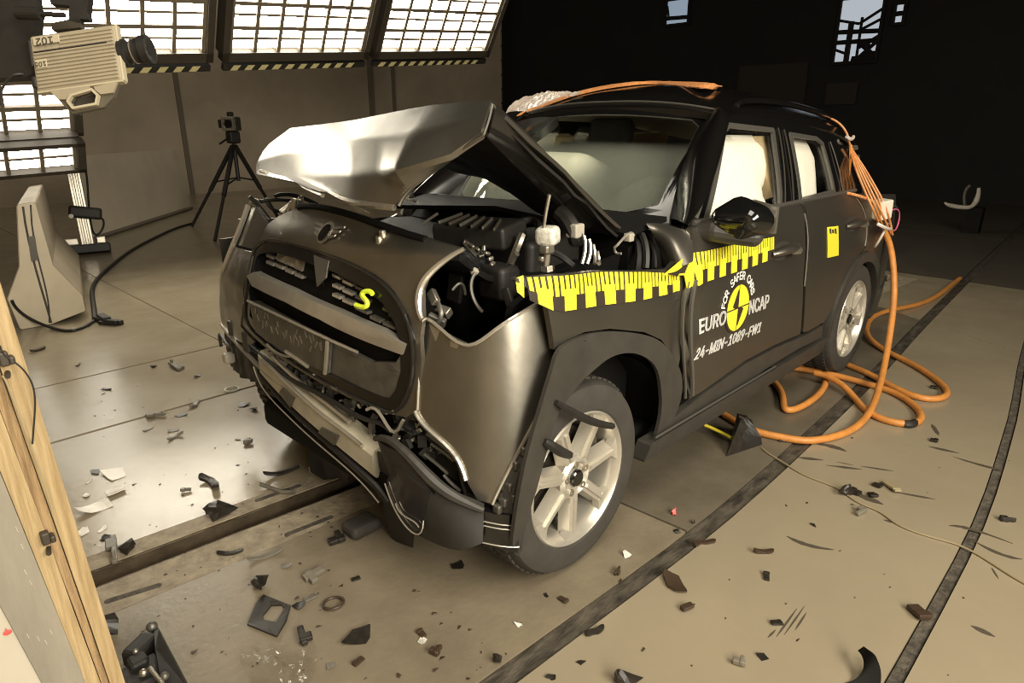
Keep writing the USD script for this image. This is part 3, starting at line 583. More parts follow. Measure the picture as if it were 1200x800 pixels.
for s in both:
    d = cpart('front_door', panel(SIDE, TS(door_f), .025, 0, .05, .006, s, crump), 'car_paint')
    r = cpart('rear_door', panel(SIDE, TS(door_r), .025, 0, .06, .006, s), 'car_paint')
    cpart('fender', panel(SIDE, TS(fend), .02, 0, .045, .004, s, crump_f), 'car_paint')
    q = Polygon([(-2.30, 1.135), (-3.30, 1.06), (-3.46, .97), (-3.53, .86), (-3.54, .42), (-3.05, .42), (-2.45, .42), (-2.30, .80)]).difference(Point(-2.69, .345).buffer(.425, 24))
    q = q.difference(Polygon(TS(door_r)).buffer(.012)).difference(Polygon(TS(door_f)).buffer(.1))
    q = max(getattr(q, 'geoms', [q]), key=lambda g: g.area)
    cpart('quarter_panel', panel(SIDE, q, .025, 0, .06, .004, s), 'car_paint')
    cl = TS([(798, 481), (822, 462), (874, 425), (908, 407), (946, 391), (963, 381), (962, 395), (935, 408), (908, 424), (840, 471), (775, 512), (785, 492)])
    cpart('door_cladding', panel(SIDE, cl, .03, .006, .07, .004, s), 'cladding')
    sill = Polygon([(-.42, .33), (-1.15, .335), (-2.0, .33), (-2.26, .335), (-2.24, .23), (-1.15, .245), (-.40, .25)])
    k = cpart('sill', panel(SIDE, sill, .06, .022, .08, .01, s), 'cladding')
    ln = [SIDE(np.array(x), np.array(.345), .018) for x in np.linspace(-.45, -1.55, 8)]; m = tube(ln, .006, 5, 2); obj('sill_edge', flip_y(m) if s else m, 'trim_grey', k)
    # wheel arch cladding: rear
    arc = lambda r, a0, a1, cx=-2.69, n=24: [(cx + r * math.cos(a), .345 + r * math.sin(a)) for a in np.linspace(a0, a1, n)]
    cpart('rear_arch_cladding', panel(SIDE, arc(.425, -.12, 3.3) + arc(.365, 3.3, -.12), .05, .014, .05, 0, s), 'cladding')
    bl_ = Polygon([(-3.10, .26), (-3.53, .30), (-3.55, .50), (-3.16, .46), (-3.11, .40)])
    cpart('rear_bumper_corner', panel(SIDE, bl_, .03, .012, .06, .01, s), 'cladding')
    # wheel housings
    for cx, nm in ((-2.69, 'rear_wheel_housing'), (-.05, 'front_wheel_housing')):
        m = trimesh.creation.revolve([(.40, 0), (.40, .34), (.0, .34), (.0, .33), (.39, .33), (.39, 0)], angle=math.pi * 1.0, sections=24)
        m = place(m, np.array([[1, 0, 0], [0, 0, -1.], [0, 1, 0]]) @ np.diag([1, 1, 1.]), (cx, .90, .345)) if cx < -1 else place(m, np.array([[1.12, 0, 0], [0, 0, -1.], [0, 1.0, 0]]), (cx - .08, .88, .345))
        cpart(nm, flip_y(m) if s else m, 'black_deep')
# front arch cladding (left as seen, mirrored for the right)
SIDE2 = lambda a, b, h=0.: SIDE(a, b, h) + np.stack([0 * a * b, .035 * np.clip((a - .02) / .25, 0, 1) + 0 * b, 0 * a * b], -1)
arch = trace(SIDE2, [(799, 441), (797, 470), (778, 512), (766, 528), (756, 533), (765, 518), (775, 480), (772, 440), (764, 424), (750, 415), (733, 412), (712, 418), (690, 437), (668, 460), (650, 487), (640, 525), (632, 555), (618, 600), (608, 640), (612, 655), (604, 652), (597, 640), (603, 600), (611, 555), (622, 510), (634, 470), (645, 435), (652, 410), (666, 400), (685, 391), (715, 387), (755, 391), (775, 400), (789, 418)], ((-.7, .5), (.05, .95)))
def chaikin(pts, n=2):
    p_ = np.asarray(pts)
    for _ in range(n): nx = np.roll(p_, -1, 0); p_ = np.stack([p_ * .75 + nx * .25, p_ * .25 + nx * .75], 1).reshape(-1, 2)
    return p_
arch = chaikin(arch)
cpart('front_arch_cladding', panel(SIDE2, arch, .014, .006, .04, .004), 'cladding')
cpart('front_arch_cladding', panel(SIDE, arc(.425, .7, 3.2, -.05) + arc(.375, 3.2, .7, -.05), .02, .006, .05, 0, True), 'cladding')
shut = [SIDE(np.array(x), np.array(z), .003) for x, z in TS([(805.5, 330), (799, 380), (801, 430), (802, 466)])]
cparts('door_edge_crease', [tube(shut, .007, 6, 5), tube([p + [-.045, .006, 0] for p in shut], .010, 6, 5)], 'trim_grey', label='bent creased edge of the front door')

for es in ([(942.5, 250), (946, 272), (946, 295), (942.5, 335)], [(1003, 232), (1012, 247), (1015.5, 266), (1013.5, 288)]): cpart('door_edge_highlight', tube([SIDE(a_, b_, .001) for a_, b_ in TS(es)], .0035, 6, 5), 'silver_bar', label='modelled highlight along the edge of the rear door')  # edge highlight painted as pale tubes
# door handles with recess, creases in the doors
for s in both:
    for a, parent in ((((903, 297), (933, 289)), 'f'), (((990, 263), (1007, 262)), 'r')):
        (u0, v0), (u1, v1) = a; A, B = TS([(u0, v0), (u1, v1)]); w = .24; zc = (A[1] + B[1]) / 2; x0 = A[0] - .01
        m = panel(SIDE, Point(x0 - w * .5, zc).buffer(1).envelope if False else affinity.scale(Point(x0 - w * .45, zc).buffer(.5, 16), w * .9, .085), .004, .001, .04, 0, s); hd = cpart('handle_recess', m, 'cladding')
        hg = [SIDE(np.array(x0 - w * f), np.array(zc + .012 * math.sin(f * 3.1)), o) for f, o in ((-.02, .006), (.2, .03), (.5, .04), (.8, .034), (1.0, .01))]
        m = tube(hg, [.012, .019, .022, .022, .012], 10, 6); obj('handle_grip', flip_y(m) if s else m, 'car_paint', hd, smooth=35)
        hc = [SIDE(np.array(x0 - w * f), np.array(zc - .004), o) for f, o in ((.52, .046), (.8, .044), (.95, .03))]
        m = tube(hc, [.010, .020, .016], 8, 5); obj('handle_cap', flip_y(m) if s else m, 'silver', hd, smooth=35)

# ---- yellow measuring tape on the fender and the door (left side, as in the photograph)
def tape(top_px, bot_px, period, name, ext=.0035, start=0):
    A, B = TS(top_px), TS(bot_px); A = A[np.argsort(-A[:, 0])]; B = B[np.argsort(-B[:, 0])]
    x1, x0 = min(A[0, 0], B[0, 0]), max(A[-1, 0], B[-1, 0]); top = lambda x: np.interp(x, A[::-1, 0], A[::-1, 1]); bot = lambda x: np.interp(x, B[::-1, 0], B[::-1, 1])
    cf = lambda x, z: np.where(x > -.6, crump_f(x, z), crump(x, z))
    def q(xa, xb, ta, tb): return [(xa, bot(xa) + (top(xa) - bot(xa)) * ta), (xb, bot(xb) + (top(xb) - bot(xb)) * ta), (xb, bot(xb) + (top(xb) - bot(xb)) * tb), (xa, bot(xa) + (top(xa) - bot(xa)) * tb)]
    xs = np.linspace(x1, x0, 14)
    st = cpart(name, panel(SIDE, [(x, top(x)) for x in xs] + [(x, bot(x)) for x in xs[::-1]], .002, ext, .05, 0, False, cf), 'tape_black', label='yellow and black measuring tape along the side')
    x = x1 - start
    while x - period * .5 > x0:
        obj('yellow_block', panel(SIDE, q(x, x - period * .53, .02, .62), .0012, ext + .0012, .04, 0, False, cf), 'tape_yellow', st); x -= period
    tk = []; x = x1 - .004
    while x - .013 > x0: tk.append(panel(SIDE, q(x, x - .0155, .44, .99), .0012, ext + .0014, .03, 0, False, cf)); x -= .0235
    obj('ruler_teeth', cat(tk), 'tape_yellow', st, kind='stuff')
tape([(606, 326), (650, 322), (700, 318.5), (750, 317.5), (800, 321)], [(622, 352), (650, 366), (700, 359), (750, 352), (801, 341)], .105, 'measuring_tape', start=.03)
tape([(806, 298), (850, 288), (880, 282), (906, 277)], [(810, 336), (850, 323), (880, 313), (906, 303)], .098, 'measuring_tape', start=.02)
fan = []
for k in range(6):
    f = k / 5; A = TS([(790 - 2 * k, 322 - .5 * k), (806 - 1.2 * k, 300 + 3.2 * k), (806 - 1.2 * k, 303.0 + 3.2 * k), (790 - 2 * k, 323.5 - .5 * k)])
    fan.append(panel(SIDE, A, .0015, .012, .05))
cpart('tape_fold', panel(SIDE, TS([(775, 322), (806, 296), (811, 302), (811, 334), (803, 338), (800, 322)]), .003, .008, .04), 'tape_yellow', label='folded yellow tape at the fender edge')
cparts('tape_fold_mark', fan, 'tape_black')
lab = cpart('marking_label', panel(SIDE, TS([(968.5, 266), (981.5, 264.5), (982, 299), (969, 302)]), .002, .004, .05), 'tape_yellow', label='yellow rectangular label on the rear door')
tx = [panel(SIDE, TS([(971 + 3 * k, 268 + (k % 2)), (973 + 3 * k, 267.5 + (k % 2)), (973.4 + 3 * k, 274 - (k % 2)), (971.3 + 3 * k, 273)]), .001, .0052, .05) for k in range(3)]
obj('print', cat(tx), 'ink', lab)

# lettering on the door
def letter_on(m2, f, nm, material, parent): # m2: flat lettering mesh in (u, v, h); f: (u, v) -> (x, z)
    v, fc = trimesh.remesh.subdivide_to_size(m2.vertices, m2.faces, .03, max_iter=10)
    xz = f(v[:, 0], v[:, 1]); V = SIDE(xz[0], xz[1], .003 + v[:, 2] + crump(xz[0], xz[1])); m = trimesh.Trimesh(V, fc, process=False)
    if m.volume < 0: m.invert()
    return obj(nm, m, material, parent)
def fit_text(txt, bl, br, tl, depth=.0012, slant=0., bold=True):   # pixels: baseline left, baseline right, cap top left
    m = meshkit.text_mesh(txt, 1.0, depth, bold); w = m.bounds[1][0] - m.bounds[0][0]; x0 = m.bounds[0][0]
    A, B, C = TS([bl, br, tl])
    def f(u, v):
        a = (u - x0) / w; ax_ = (B - A); up = C - A
        return A[0] + ax_[0] * a + up[0] * v, A[1] + ax_[1] * a + up[1] * v
    m.vertices[:, 2] = np.where(m.vertices[:, 2] > depth / 2, depth, 0)
    return m, f
for txt, bl, br, tl in (('EURO', (817.5, 391), (849, 379), (819, 374.5)), ('NCAP', (876.5, 368), (899.5, 359.5), (877.5, 352.5)), ('24-MIN-1089-FW1', (813, 422), (889.5, 388.5), (816, 408.5))):
    m, f = fit_text(txt, bl, br, tl); letter_on(cat([m, T(m, (.04, 0, 0))]) if txt[0] == '2' else cat([m, T(m, (.03, 0, 0))]), f, 'lettering', 'decal_white', car)
cz = TS([(864, 360.5)])[0]; rl = .100
logo = Point(*cz).buffer(rl, 24)
lg = cpart('test_emblem', panel(SIDE, logo.buffer(.012), .0012, .0035, .05, 0, False, crump), 'tape_black', label='round yellow and black test programme emblem')
yq = logo.difference(affinity.translate(sbox(-.003, -.2, .003, .2), *cz)).difference(affinity.translate(sbox(-.2, -.003, .2, .003), *cz))
ul = affinity.translate(Polygon([(0, 0), (.028, .0), (.052, .012), (.012, .078), (0, .082)]), *cz); lr = affinity.translate(Polygon([(0, 0), (-.028, 0), (-.052, -.012), (-.012, -.078), (0, -.082)]), *cz)
lq = yq.difference(ul).difference(lr)
for g_ in lq.geoms: obj('emblem_field', panel(SIDE, g_, .001, .0046, .04, 0, False, crump), 'tape_yellow', lg)
arc_txt = 'FOR SAFER CARS'; R0 = rl + .022
for i, ch in enumerate(arc_txt):
    if ch == ' ': continue
    a = math.radians(166 - i * 11.2)                 # the letters run clockwise over the emblem, seen from the car's left
    m = meshkit.text_mesh(ch, .034, .0012, True); m.vertices[:, 0] -= m.bounds.mean(0)[0]
    px_, pz_ = R0 * math.cos(a), R0 * math.sin(a); tx_, tz_ = math.sin(a), -math.cos(a); nx_, nz_ = math.cos(a), math.sin(a)
    letter_on(m, lambda u, v: (cz[0] - (px_ + u * tx_ + v * nx_), cz[1] + pz_ + u * tz_ + v * nz_), 'lettering', 'decal_white', car)

# ---- greenhouse
TG = lambda pts: trace(GH, pts, DG)
win_f = Polygon(TG([(826, 258), (848, 152), (853, 146), (906, 152), (909, 175), (915, 243)])); win_r = Polygon(TG([(926, 157), (957, 162), (964, 168), (978, 225), (938, 236)])); win_q = Polygon(TG([(966, 165), (970, 166), (985, 224), (982, 225)]))
side_fr = Polygon(TG([(806, 268), (846, 134), (900, 138), (940, 145), (978, 158), (998, 180), (1010, 226), (985, 229), (938, 241), (845, 259)]))
for s in both:
    hole = win_f.union(win_r)
    cpart('window_surround', panel(GH, side_fr.difference(hole), .03, 0, .08, 0, s), 'black_gloss')
    for wn, nm in ((win_f, 'front_side_window'), (win_r, 'rear_side_window')):
        g_ = cpart(nm, panel(GH, wn.buffer(.004), .004, -.012, .15, 0, s), 'glass_side')
        ring = wn.buffer(.010).difference(wn.buffer(-.014)); obj('window_trim', panel(GH, ring, .014, .004, .1, 0, s), 'trim_grey', g_)
    for (a, b2) in (((918, 152), (929, 238)), ((911, 150), (919, 240)), ((972, 166), (987, 224))):
        A, B = TG([a, b2]); m = tube([GH(A[0], A[1], .004), GH((A[0] + B[0]) / 2, (A[1] + B[1]) / 2, .008), GH(B[0], B[1], .004)], .004, 5, 4); cpart('pillar_strip', flip_y(m) if s else m, 'frame_dark')
    for (u, v) in ((1001, 173), (1003, 184)):
        A = TG([(u - 4, v - 3), (u + 3, v - 3), (u + 4, v + 2), (u - 2, v + 3)]); cpart('pillar_insert', panel(GH, A, .006, .005, .1, 0, s), 'silver', label='bright slat in the rear pillar')
    belt = [GH(np.array(x), np.array(1.135), .012) for x in np.linspace(-.72, -2.55, 10)]; m = tube(belt, .012, 6, 3); cpart('belt_moulding', flip_y(m) if s else m, 'trim_grey')
    # A pillar: sweeps from the base to the roof between windscreen and side glass
    rows = []
    for b in np.linspace(-.02, 1.0, 9):
        w_ = WS(np.array(.93), np.array(b), .012); gz = 1.115 + .42 * b; gx = -.70 - .545 * b; gp = GH(np.array(gx - .02), np.array(gz), .004); mid = (w_ + gp) / 2 + np.array([.03, .03, .01]); rows.append([w_, mid, gp])
    m = sheet(rows, .03, 2, 5); cpart('front_pillar', flip_y(m) if s else m, 'roof_black')
# textured strip along the left pillar
A = [GH(np.array(-.70 - .545 * b), np.array(1.115 + .42 * b), .012) for b in np.linspace(.08, .55, 5)]
cpart('pillar_tape', tube(A, .012, 4, 4), 'plate_grey')

# windscreen with its printed border
clear = Polygon([(-.92, .06), (-.75, .0), (.62, .02), (.83, .10), (.88, .55), (.86, .84), (.78, .91), (-.78, .91), (-.88, .84), (-.93, .55)]).buffer(-.03).buffer(.03)
ws = cpart('windscreen', panel(WS, sbox(-.97, 0, .97, 1).intersection(clear.buffer(.05)), .005, 0, .12), 'glass_clear')
obj('windscreen_border', panel(WS, sbox(-1.0, -.03, 1.0, 1.02).difference(clear), .008, .004, .1), 'black_gloss', ws)
obj('windscreen_seal', panel(WS, clear.buffer(.012).difference(clear.buffer(-.006)), .004, .0, .1), 'trim_grey', ws)
rf = panel(ROOF, sbox(-3.55, -1, -1.26, 1), .03, 0, .09); cpart('roof', rf, 'roof_black')
for s in (-1, 1):
    cpart('roof_rail', tube([ROOF(np.array(x), np.array(.9 * s), h) for x, h in ((-1.5, .005), (-1.62, .022), (-2.2, .026), (-2.8, .026), (-3.15, .02), (-3.25, 0))], .016, 8, 4), 'roof_black')
cpart('roof_highlight_strip', tube([ROOF(np.array(-1.30), np.array(y), .006) for y in np.linspace(-.9, .9, 9)], .006, 5, 3), 'trim_grey')
# tailgate and rear
tg = sheet([[(-3.42, y * .9, 1.42 - .08 * abs(y)) for y in (-.52, 0, .52)], [(-3.50, y * 1.1, 1.14) for y in (-.52, 0, .52)], [(-3.55, y * 1.2, .9) for y in (-.52, 0, .52)], [(-3.56, y * 1.25, .5) for y in (-.52, 0, .52)], [(-3.52, y * 1.25, .28) for y in (-.52, 0, .52)]], .05, 3, 4)
cpart('tailgate', tg, 'car_paint')
for s in (-1, 1): cpart('tail_lamp', rbox((.10, .18, .24), .03, (-3.47, s * .60, .84)), 'headlamp_dark')

# ---- cabin
cpart('dashboard', hull([(-.72, y, z) for y in (-.66, .66) for z in (.7, 1.06)] + [(-1.15, y, z) for y in (-.66, .66) for z in (.75, 1.02)]), 'seat')
sw = trimesh.creation.torus(.18, .018, 32, 10); sw = place(sw, frame((0, 1, 0), (-.45, 0, .9)), (-1.28, .38, .98)); st = cpart('steering_wheel', sw, 'black_plastic'); obj('hub', rbox((.16, .12, .05), .02, (-1.27, .38, .97), frame((0, 1, 0), (-.45, 0, .9))), 'black_plastic', st)
for y in (-.38, .38):
    b = cpart('seat_back', sheet([[(-1.52 - .28 * k, y + c, .62 + .72 * k) for c in (-.24, 0, .24)] for k in (0, .35, .7, 1.0)], .14, 4, 4), 'seat')
    obj('headrest', rbox((.10, .30, .22), .04, (-1.86, y, 1.42), frame((1, 0, .25), (-.25, 0, 1))), 'seat', b)
    cpart('seat_cushion', rbox((.55, .5, .16), .05, (-1.36, y, .56)), 'seat')
cpart('rear_bench', rbox((.2, 1.25, .75), .06, (-2.75, 0, .85), frame((1, 0, .25), (-.25, 0, 1))), 'seat')
cpart('headliner', panel(ROOF, sbox(-3.5, -.95, -1.36, .95), .01, -.04, .15), 'lining')
cpart('rear_side_trim', sheet([[(-2.25, -.64, z), (-2.5, -.63, z), (-2.85, -.60, z)] for z in (1.10, 1.28, 1.44)], .02, 4, 4), 'beige')
cpart('sun_visor', sheet([[(-1.24, -.62, 1.50), (-1.26, -.46, 1.53), (-1.24, -.28, 1.53)], [(-1.16, -.62, 1.46), (-1.15, -.45, 1.44), (-1.14, -.28, 1.48)], [(-1.13, -.60, 1.38), (-1.10, -.48, 1.36), (-1.11, -.34, 1.44)]], .04, 4, 4), 'black_plastic', label='dark fold down panel behind the upper windscreen')
# inflated airbags: curtains inside both side windows, one from the steering wheel, one from the dashboard
def pillow(poly, M, depth, h0, k=10):
    b = poly.bounds; pts = [(x, y) for x in np.linspace(b[0], b[2], 34) for y in np.linspace(b[1], b[3], 18)]
    m = prism(poly, .02, .05); v = m.vertices; d = np.array([poly.exterior.distance(Point(p)) for p in v[:, :2]])
    bul = depth * np.sqrt(np.clip(d / .09, 0, 1)) * (1 + .25 * (meshkit.fbm(np.c_[v[:, :2] * 9, 0 * d], 3, 4) - .5))
    m.vertices = M(v[:, 0], v[:, 1], h0 + np.where(v[:, 2] > .01, bul, -bul)); m.merge_vertices(); m.volume > 0 or m.invert(); return m
GI = lambda a, b, h=0.: GH(a, b, h - .06)
TI = lambda pts: trace(GI, pts, DG)
cur_f = Polygon(TI([(800, 275), (812, 240), (846, 160), (856, 158), (886, 158), (899, 175), (902, 200), (896, 225), (902, 262), (820, 290)])).buffer(.02).buffer(-.04).buffer(.02)
cur_r = Polygon(TI([(918, 158), (947, 163), (957, 185), (959, 215), (954, 250), (925, 255)]))
for s in both:
    for c_, lb_ in ((cur_f, 'front curtain airbag'), (cur_r, 'rear curtain airbag')):
        m = pillow(c_, GI, .035, -.02); cpart('curtain_airbag', flip_y(m) if s else m, 'airbag', label='inflated white ' + lb_)
m = place(lathe([(0, -.10), (.16, -.09), (.26, -.04), (.27, .04), (.2, .12), (0, .16)], 28), frame((0, 1, 0), (-.45, 0, .9)), (-1.36, .37, 1.06)); cpart('driver_airbag', m, 'airbag', smooth=True)
m = rbox((.46, .74, .42), .14, (-1.25, -.32, 1.12), frame((1, 0, .35), (-.35, 0, 1)), 24); cpart('passenger_airbag', m, 'airbag', smooth=True)
for s in both:
    m = sheet([[GH(np.array(x), np.array(z), -.06) for z in (1.16, 1.3, 1.44)] for x in (-1.62, -1.70, -1.78)], .05, 4, 4); cpart('seat_belt_pillar', flip_y(m) if s else m, 'beige')

# ---- wheels
def wheel_meshes():
    out = {}
    prof = [(.235, -.10), (.25, -.112), (.30, -.118), (.332, -.105), (.346, -.08), (.346, .08), (.332, .105), (.30, .118), (.25, .112), (.235, .10), (.225, 0), (.235, -.10)]
    tr_ = [lathe(prof, 72)]
    for k in range(64):
        a = 2 * math.pi * k / 64
        for y, w_, off in ((.045, .06, 0), (-.045, .06, .5)):
            b = trimesh.creation.box((.010, .024, w_)); b.apply_translation((.348, 0, y)); aa = a + off * 2 * math.pi / 64; R = trimesh.transformations.rotation_matrix(aa, (0, 0, 1)); b.apply_transform(R); tr_.append(b)
    out['tyre'] = cat(tr_)
    rim = [lathe([(.238, .112), (.243, .106), (.243, -.10), (.236, -.105), (.215, -.09), (.212, .06), (.224, .095), (.238, .112)], 64)]
    def spoke(a, w0, w1):
        pts = []
        for r, w_, z0, z1 in ((.045, w0, .045, .088), (.13, (w0 + w1) / 2, .050, .092), (.226, w1, .055, .098)):
            pts += [(r, s * w_, z1) for s in (-.62, .62)] + [(r, s * w_, z0) for s in (-1, 1)]
        A = hull(pts[:8]); B = hull(pts[4:]); m = cat([A, B]); m.apply_transform(trimesh.transformations.rotation_matrix(a, (0, 0, 1))); return m
    for k in range(7):
        a = 2 * math.pi * k / 7 + .30; rim.append(spoke(a, .034, .030))
        R_ = trimesh.transformations.rotation_matrix(a, (0, 0, 1))
        b = hull([(r, s * w_, z) for r, w_, z in ((.19, .020, .07), (.232, .062, .07), (.195, .018, .097), (.232, .056, .099)) for s in (-1, 1)]); b.apply_transform(R_); rim.append(b)
        b = hull([(r, s * .006, z) for r, z in ((.07, .085), (.21, .09), (.08, .099), (.20, .104)) for s in (-1, 1)]); b.apply_transform(R_); rim.append(b)
    rim.append(lathe([(0, .05), (.075, .05), (.078, .085), (.062, .097), (.05, .088), (0, .088)], 40))
    out['rim'] = cat(rim)
    nuts = []
    for k in range(5):
        a = 2 * math.pi * k / 5 + .2; c = lathe([(0, .084), (.013, .084), (.013, .097), (.006, .097), (.005, .092), (0, .092)], 10); c.apply_translation((.053 * math.cos(a), .053 * math.sin(a), 0)); nuts.append(c)
    out['nuts'] = cat(nuts)
    out['cap'] = lathe([(0, .086), (.031, .086), (.031, .098), (.026, .102), (0, .102)], 28)
    out['disc'] = cat([lathe([(.06, .0), (.165, .0), (.165, .025), (.06, .025), (.06, .0)], 40), lathe([(.0, -.02), (.08, -.02), (.08, .045), (0, .045)], 24)])
    out['backing'] = lathe([(0, -.012), (.208, -.012), (.208, -.004), (0, -.004)], 40)  # dark disc added so the gaps between the spokes read as shaded
    out['caliper'] = hull([(.10 * math.cos(a), .10 * math.sin(a), z) for a in np.linspace(2.4, 3.4, 5) for z in (-.03, .05)] + [(.18 * math.cos(a), .18 * math.sin(a), z) for a in np.linspace(2.4, 3.4, 5) for z in (-.03, .05)])
    return out
WM = wheel_meshes()
def wheel(cx, cy, side, yaw=0., camber=0., spin=0.):
    Rw = np.stack([[1, 0, 0], [0, 0, side], [0, 1., 0]], 1).T      # wheel's axis (local z) -> +-y
    Rw = np.array([[1, 0, 0], [0, 0, side], [0, 1, 0.]])
    cs, sn = math.cos(spin), math.sin(spin); Rs = np.array([[cs, -sn, 0], [sn, cs, 0], [0, 0, 1]])
    Y = np.array([[math.cos(yaw), -math.sin(yaw), 0], [math.sin(yaw), math.cos(yaw), 0], [0, 0, 1]]); K = np.array([[1, 0, 0], [0, math.cos(camber), -math.sin(camber)], [0, math.sin(camber), math.cos(camber)]])
    def pl(m):
        m = place(m, Y @ K @ Rw @ Rs, (cx, cy, .347)); m.volume > 0 or m.invert(); return m
    w = cpart('wheel', pl(WM['rim']), 'rim', label='silver spoked alloy wheel', smooth=25)
    obj('tyre', pl(WM['tyre']), 'tyre', w, smooth=30); obj('wheel_nuts', pl(WM['nuts']), 'silver', w, smooth=30); cp = obj('centre_cap', pl(WM['cap']), 'black_gloss', w, smooth=30)
    obj('brake_disc', pl(WM['disc']), 'brake', w, smooth=30); obj('brake_caliper', pl(WM['caliper']), 'brake', w); obj('spoke_backing', pl(WM['backing']), 'black_plastic', w)
    return pl
for cx, cy, side, sp in ((-.0, .80, 1, .0), (-2.692, .80, 1, .35), (-2.692, -.80, -1, .1)): wheel(cx, cy, side, 0, 0, sp)
wheel(-.02, -.76, -1, .12, 0, .2)
for s in both:
    m = tube([(-.19, .66, .40), (-.2, .60, .74), (-.22, .55, 1.0)], .03, 8, 3); cpart('suspension_strut', flip_y(m) if s else m, 'silver')
W9 = lambda u, v, y=.965: PX(u, v, 'y', y)
cparts('torn_liner', [tube([W9(652, 471, .96), W9(668, 481), W9(685, 490), W9(702, 496), W9(718, 499)], [.008, .014, .015, .013, .011], 6, 4), tube([W9(638, 517, .96), W9(646, 522), W9(656, 528), W9(668, 533)], [.010, .017, .018, .013], 6, 4)], 'black_plastic', label='torn strip of black wheel arch liner')

# ---- side mirrors
for s in both:
    c = PX(868, 258, 'y', 1.0); U_ = np.array([0, 1., 0])
    pts = []
    for (dx, dy, dz, r) in ((.03, -.05, .005, .05), (.025, .045, .01, .055), (-.03, -.05, .01, .055), (-.035, .05, .0, .06), (-.005, -.01, .03, .058), (.0, 0, -.03, .05)):
        pts.append(m3.Manifold.sphere(r, 20).translate(tuple(c + [dx, dy, dz])))
    m = to_tm(m3.Manifold.batch_hull(pts)); mr = cpart('side_mirror', flip_y(m) if s else m, 'black_gloss')
    m = hull([(c[0] - .10, c[1] + y, c[2] + z) for y, z in ((-.10, -.05), (-.10, .05), (.10, -.05), (.10, .05), (0, .07))] + [(c[0] - .08, c[1] + y, c[2] + z) for y, z in ((-.10, -.05), (-.10, .05), (.10, -.05), (.10, .05), (0, .07))]); obj('mirror_glass', flip_y(m) if s else m, 'silver', mr)
    m = to_tm(m3.Manifold.batch_hull([m3.Manifold.sphere(.035, 14).translate((c[0] + .05, .86, 1.10)), m3.Manifold.sphere(.03, 14).translate((c[0] - .02, .84, 1.10)), m3.Manifold.sphere(.045, 14).translate(tuple(c + [.04, -.08, -.04])), m3.Manifold.sphere(.04, 14).translate(tuple(c + [-.03, .04, -.06]))])); obj('mirror_foot', flip_y(m) if s else m, 'cladding', mr)
cpart('curled_fender_sheet', sheet([[PX(757, 262, 'y', .74), PX(775, 262, 'y', .77), PX(792, 266, 'y', .82), PX(806, 270, 'y', .87)], [PX(770, 285, 'y', .78), PX(783, 284, 'y', .84), PX(797, 286, 'y', .88), PX(812, 288, 'y', .90)], [PX(775, 312, 'y', .80), PX(785, 314, 'y', .86), PX(798, 312, 'y', .91), PX(812, 306, 'y', .93)]], .004, 5, 5), 'car_paint', label='curled metal sheet behind the fender')
cpart('curled_fender_tip', lin_sheet([[PX(758, 261, 'y', .72), PX(770, 268, 'y', .76)], [PX(770, 286, 'y', .75), PX(774, 288, 'y', .78)]], .003, 2), 'trim_grey')
cparts('split_liner', [tube([PX(752, 275, 'y', .72), PX(757, 290, 'y', .76), PX(757, 314, 'y', .78)], .014, 6, 4), tube([PX(762, 282, 'y', .73), PX(767, 298, 'y', .77), PX(768, 314, 'y', .79)], .008, 6, 4), tube([PX(738, 268, 'y', .66), PX(747, 280, 'y', .70), PX(750, 300, 'y', .74), PX(748, 318, 'y', .75)], .016, 6, 4)], 'black_plastic')

# ---- bonnet: creased into a tent; front half lit, rear half seen from below
X = lambda u, v, x: PX(u, v, 'x', x)
ridge = [X(577, 121, .25), X(545, 123, .235), X(510, 126, .215), X(465, 134, .18), X(425, 142, .15), X(380, 148, .11), X(342, 152, .07), X(318, 170, .08)]
ridge.append(PX(304, 186, 'y', -.86))
mid1 = [X(571, 140, .315), X(530, 150, .345), X(486, 160, .375), X(450, 165, .345), X(412, 170, .322), X(367, 177, .262), X(338, 177, .195), X(318, 184, .17), PX(303, 192, 'y', -.87)]
crease = [X(566, 157, .34), X(530, 182, .385), X(466, 201, .47), X(448, 203, .44), X(412, 206, .425), X(352, 208, .30), X(336, 208, .25), X(322, 205, .21), PX(303, 199, 'y', -.87)]
lip = [X(563, 160, .335), X(522, 188, .38), X(480, 222, .43), X(466, 241, .455), X(418, 240, .465), X(385, 227, .42), X(352, 216, .31), X(325, 210, .24), PX(303, 204, 'y', -.87)]
front = np.array([ridge, mid1, crease, lip])
bon = cpart('bonnet', lin_sheet(front, .010, 6, .0035, 3, 6), 'car_paint_lit', label='bonnet folded up into a sharp ridge', smooth=16)
obj('bonnet_lip', cat([tube([X(350, 209, .27), X(372, 215, .36), X(400, 232, .45), X(425, 239, .475), X(462, 243, .462)], .010, 6, 4), tube([X(347, 213, .27), X(362, 222, .33), X(378, 229, .39)], .008, 6, 3), tube([X(305, 200, .19), X(326, 206, .22), X(348, 209, .26)], .008, 6, 3)]), 'silver', bon)
obj('bonnet_edge', tube([X(577, 122, .252), X(573, 140, .30), X(567, 158, .345)], .003, 6, 3), 'silver_bar', bon, smooth=30)
obj('bonnet_edge', tube([X(567, 158, .345), X(540, 175, .37), X(522, 188, .385), X(500, 205, .41), X(480, 222, .435), X(467, 241, .458)], .006, 6, 3), 'car_paint', bon, smooth=30)
rear = [X(578, 122, .25), X(545, 123, .235), X(510, 126, .215), X(465, 134, .18), X(425, 142, .15), X(380, 148, .11), X(342, 152, .07)]
redge = [(-.40, .745, 1.14), (-.45, .50, 1.15), (-.45, .33, 1.18), (-.45, .18, 1.245), (-.45, 0, 1.30), (-.45, -.29, 1.33), (-.40, -.74, 1.27)]
rmid = [(np.array(a) + np.array(b)) / 2 + np.array([0, 0, .01]) for a, b in zip(rear, redge)]
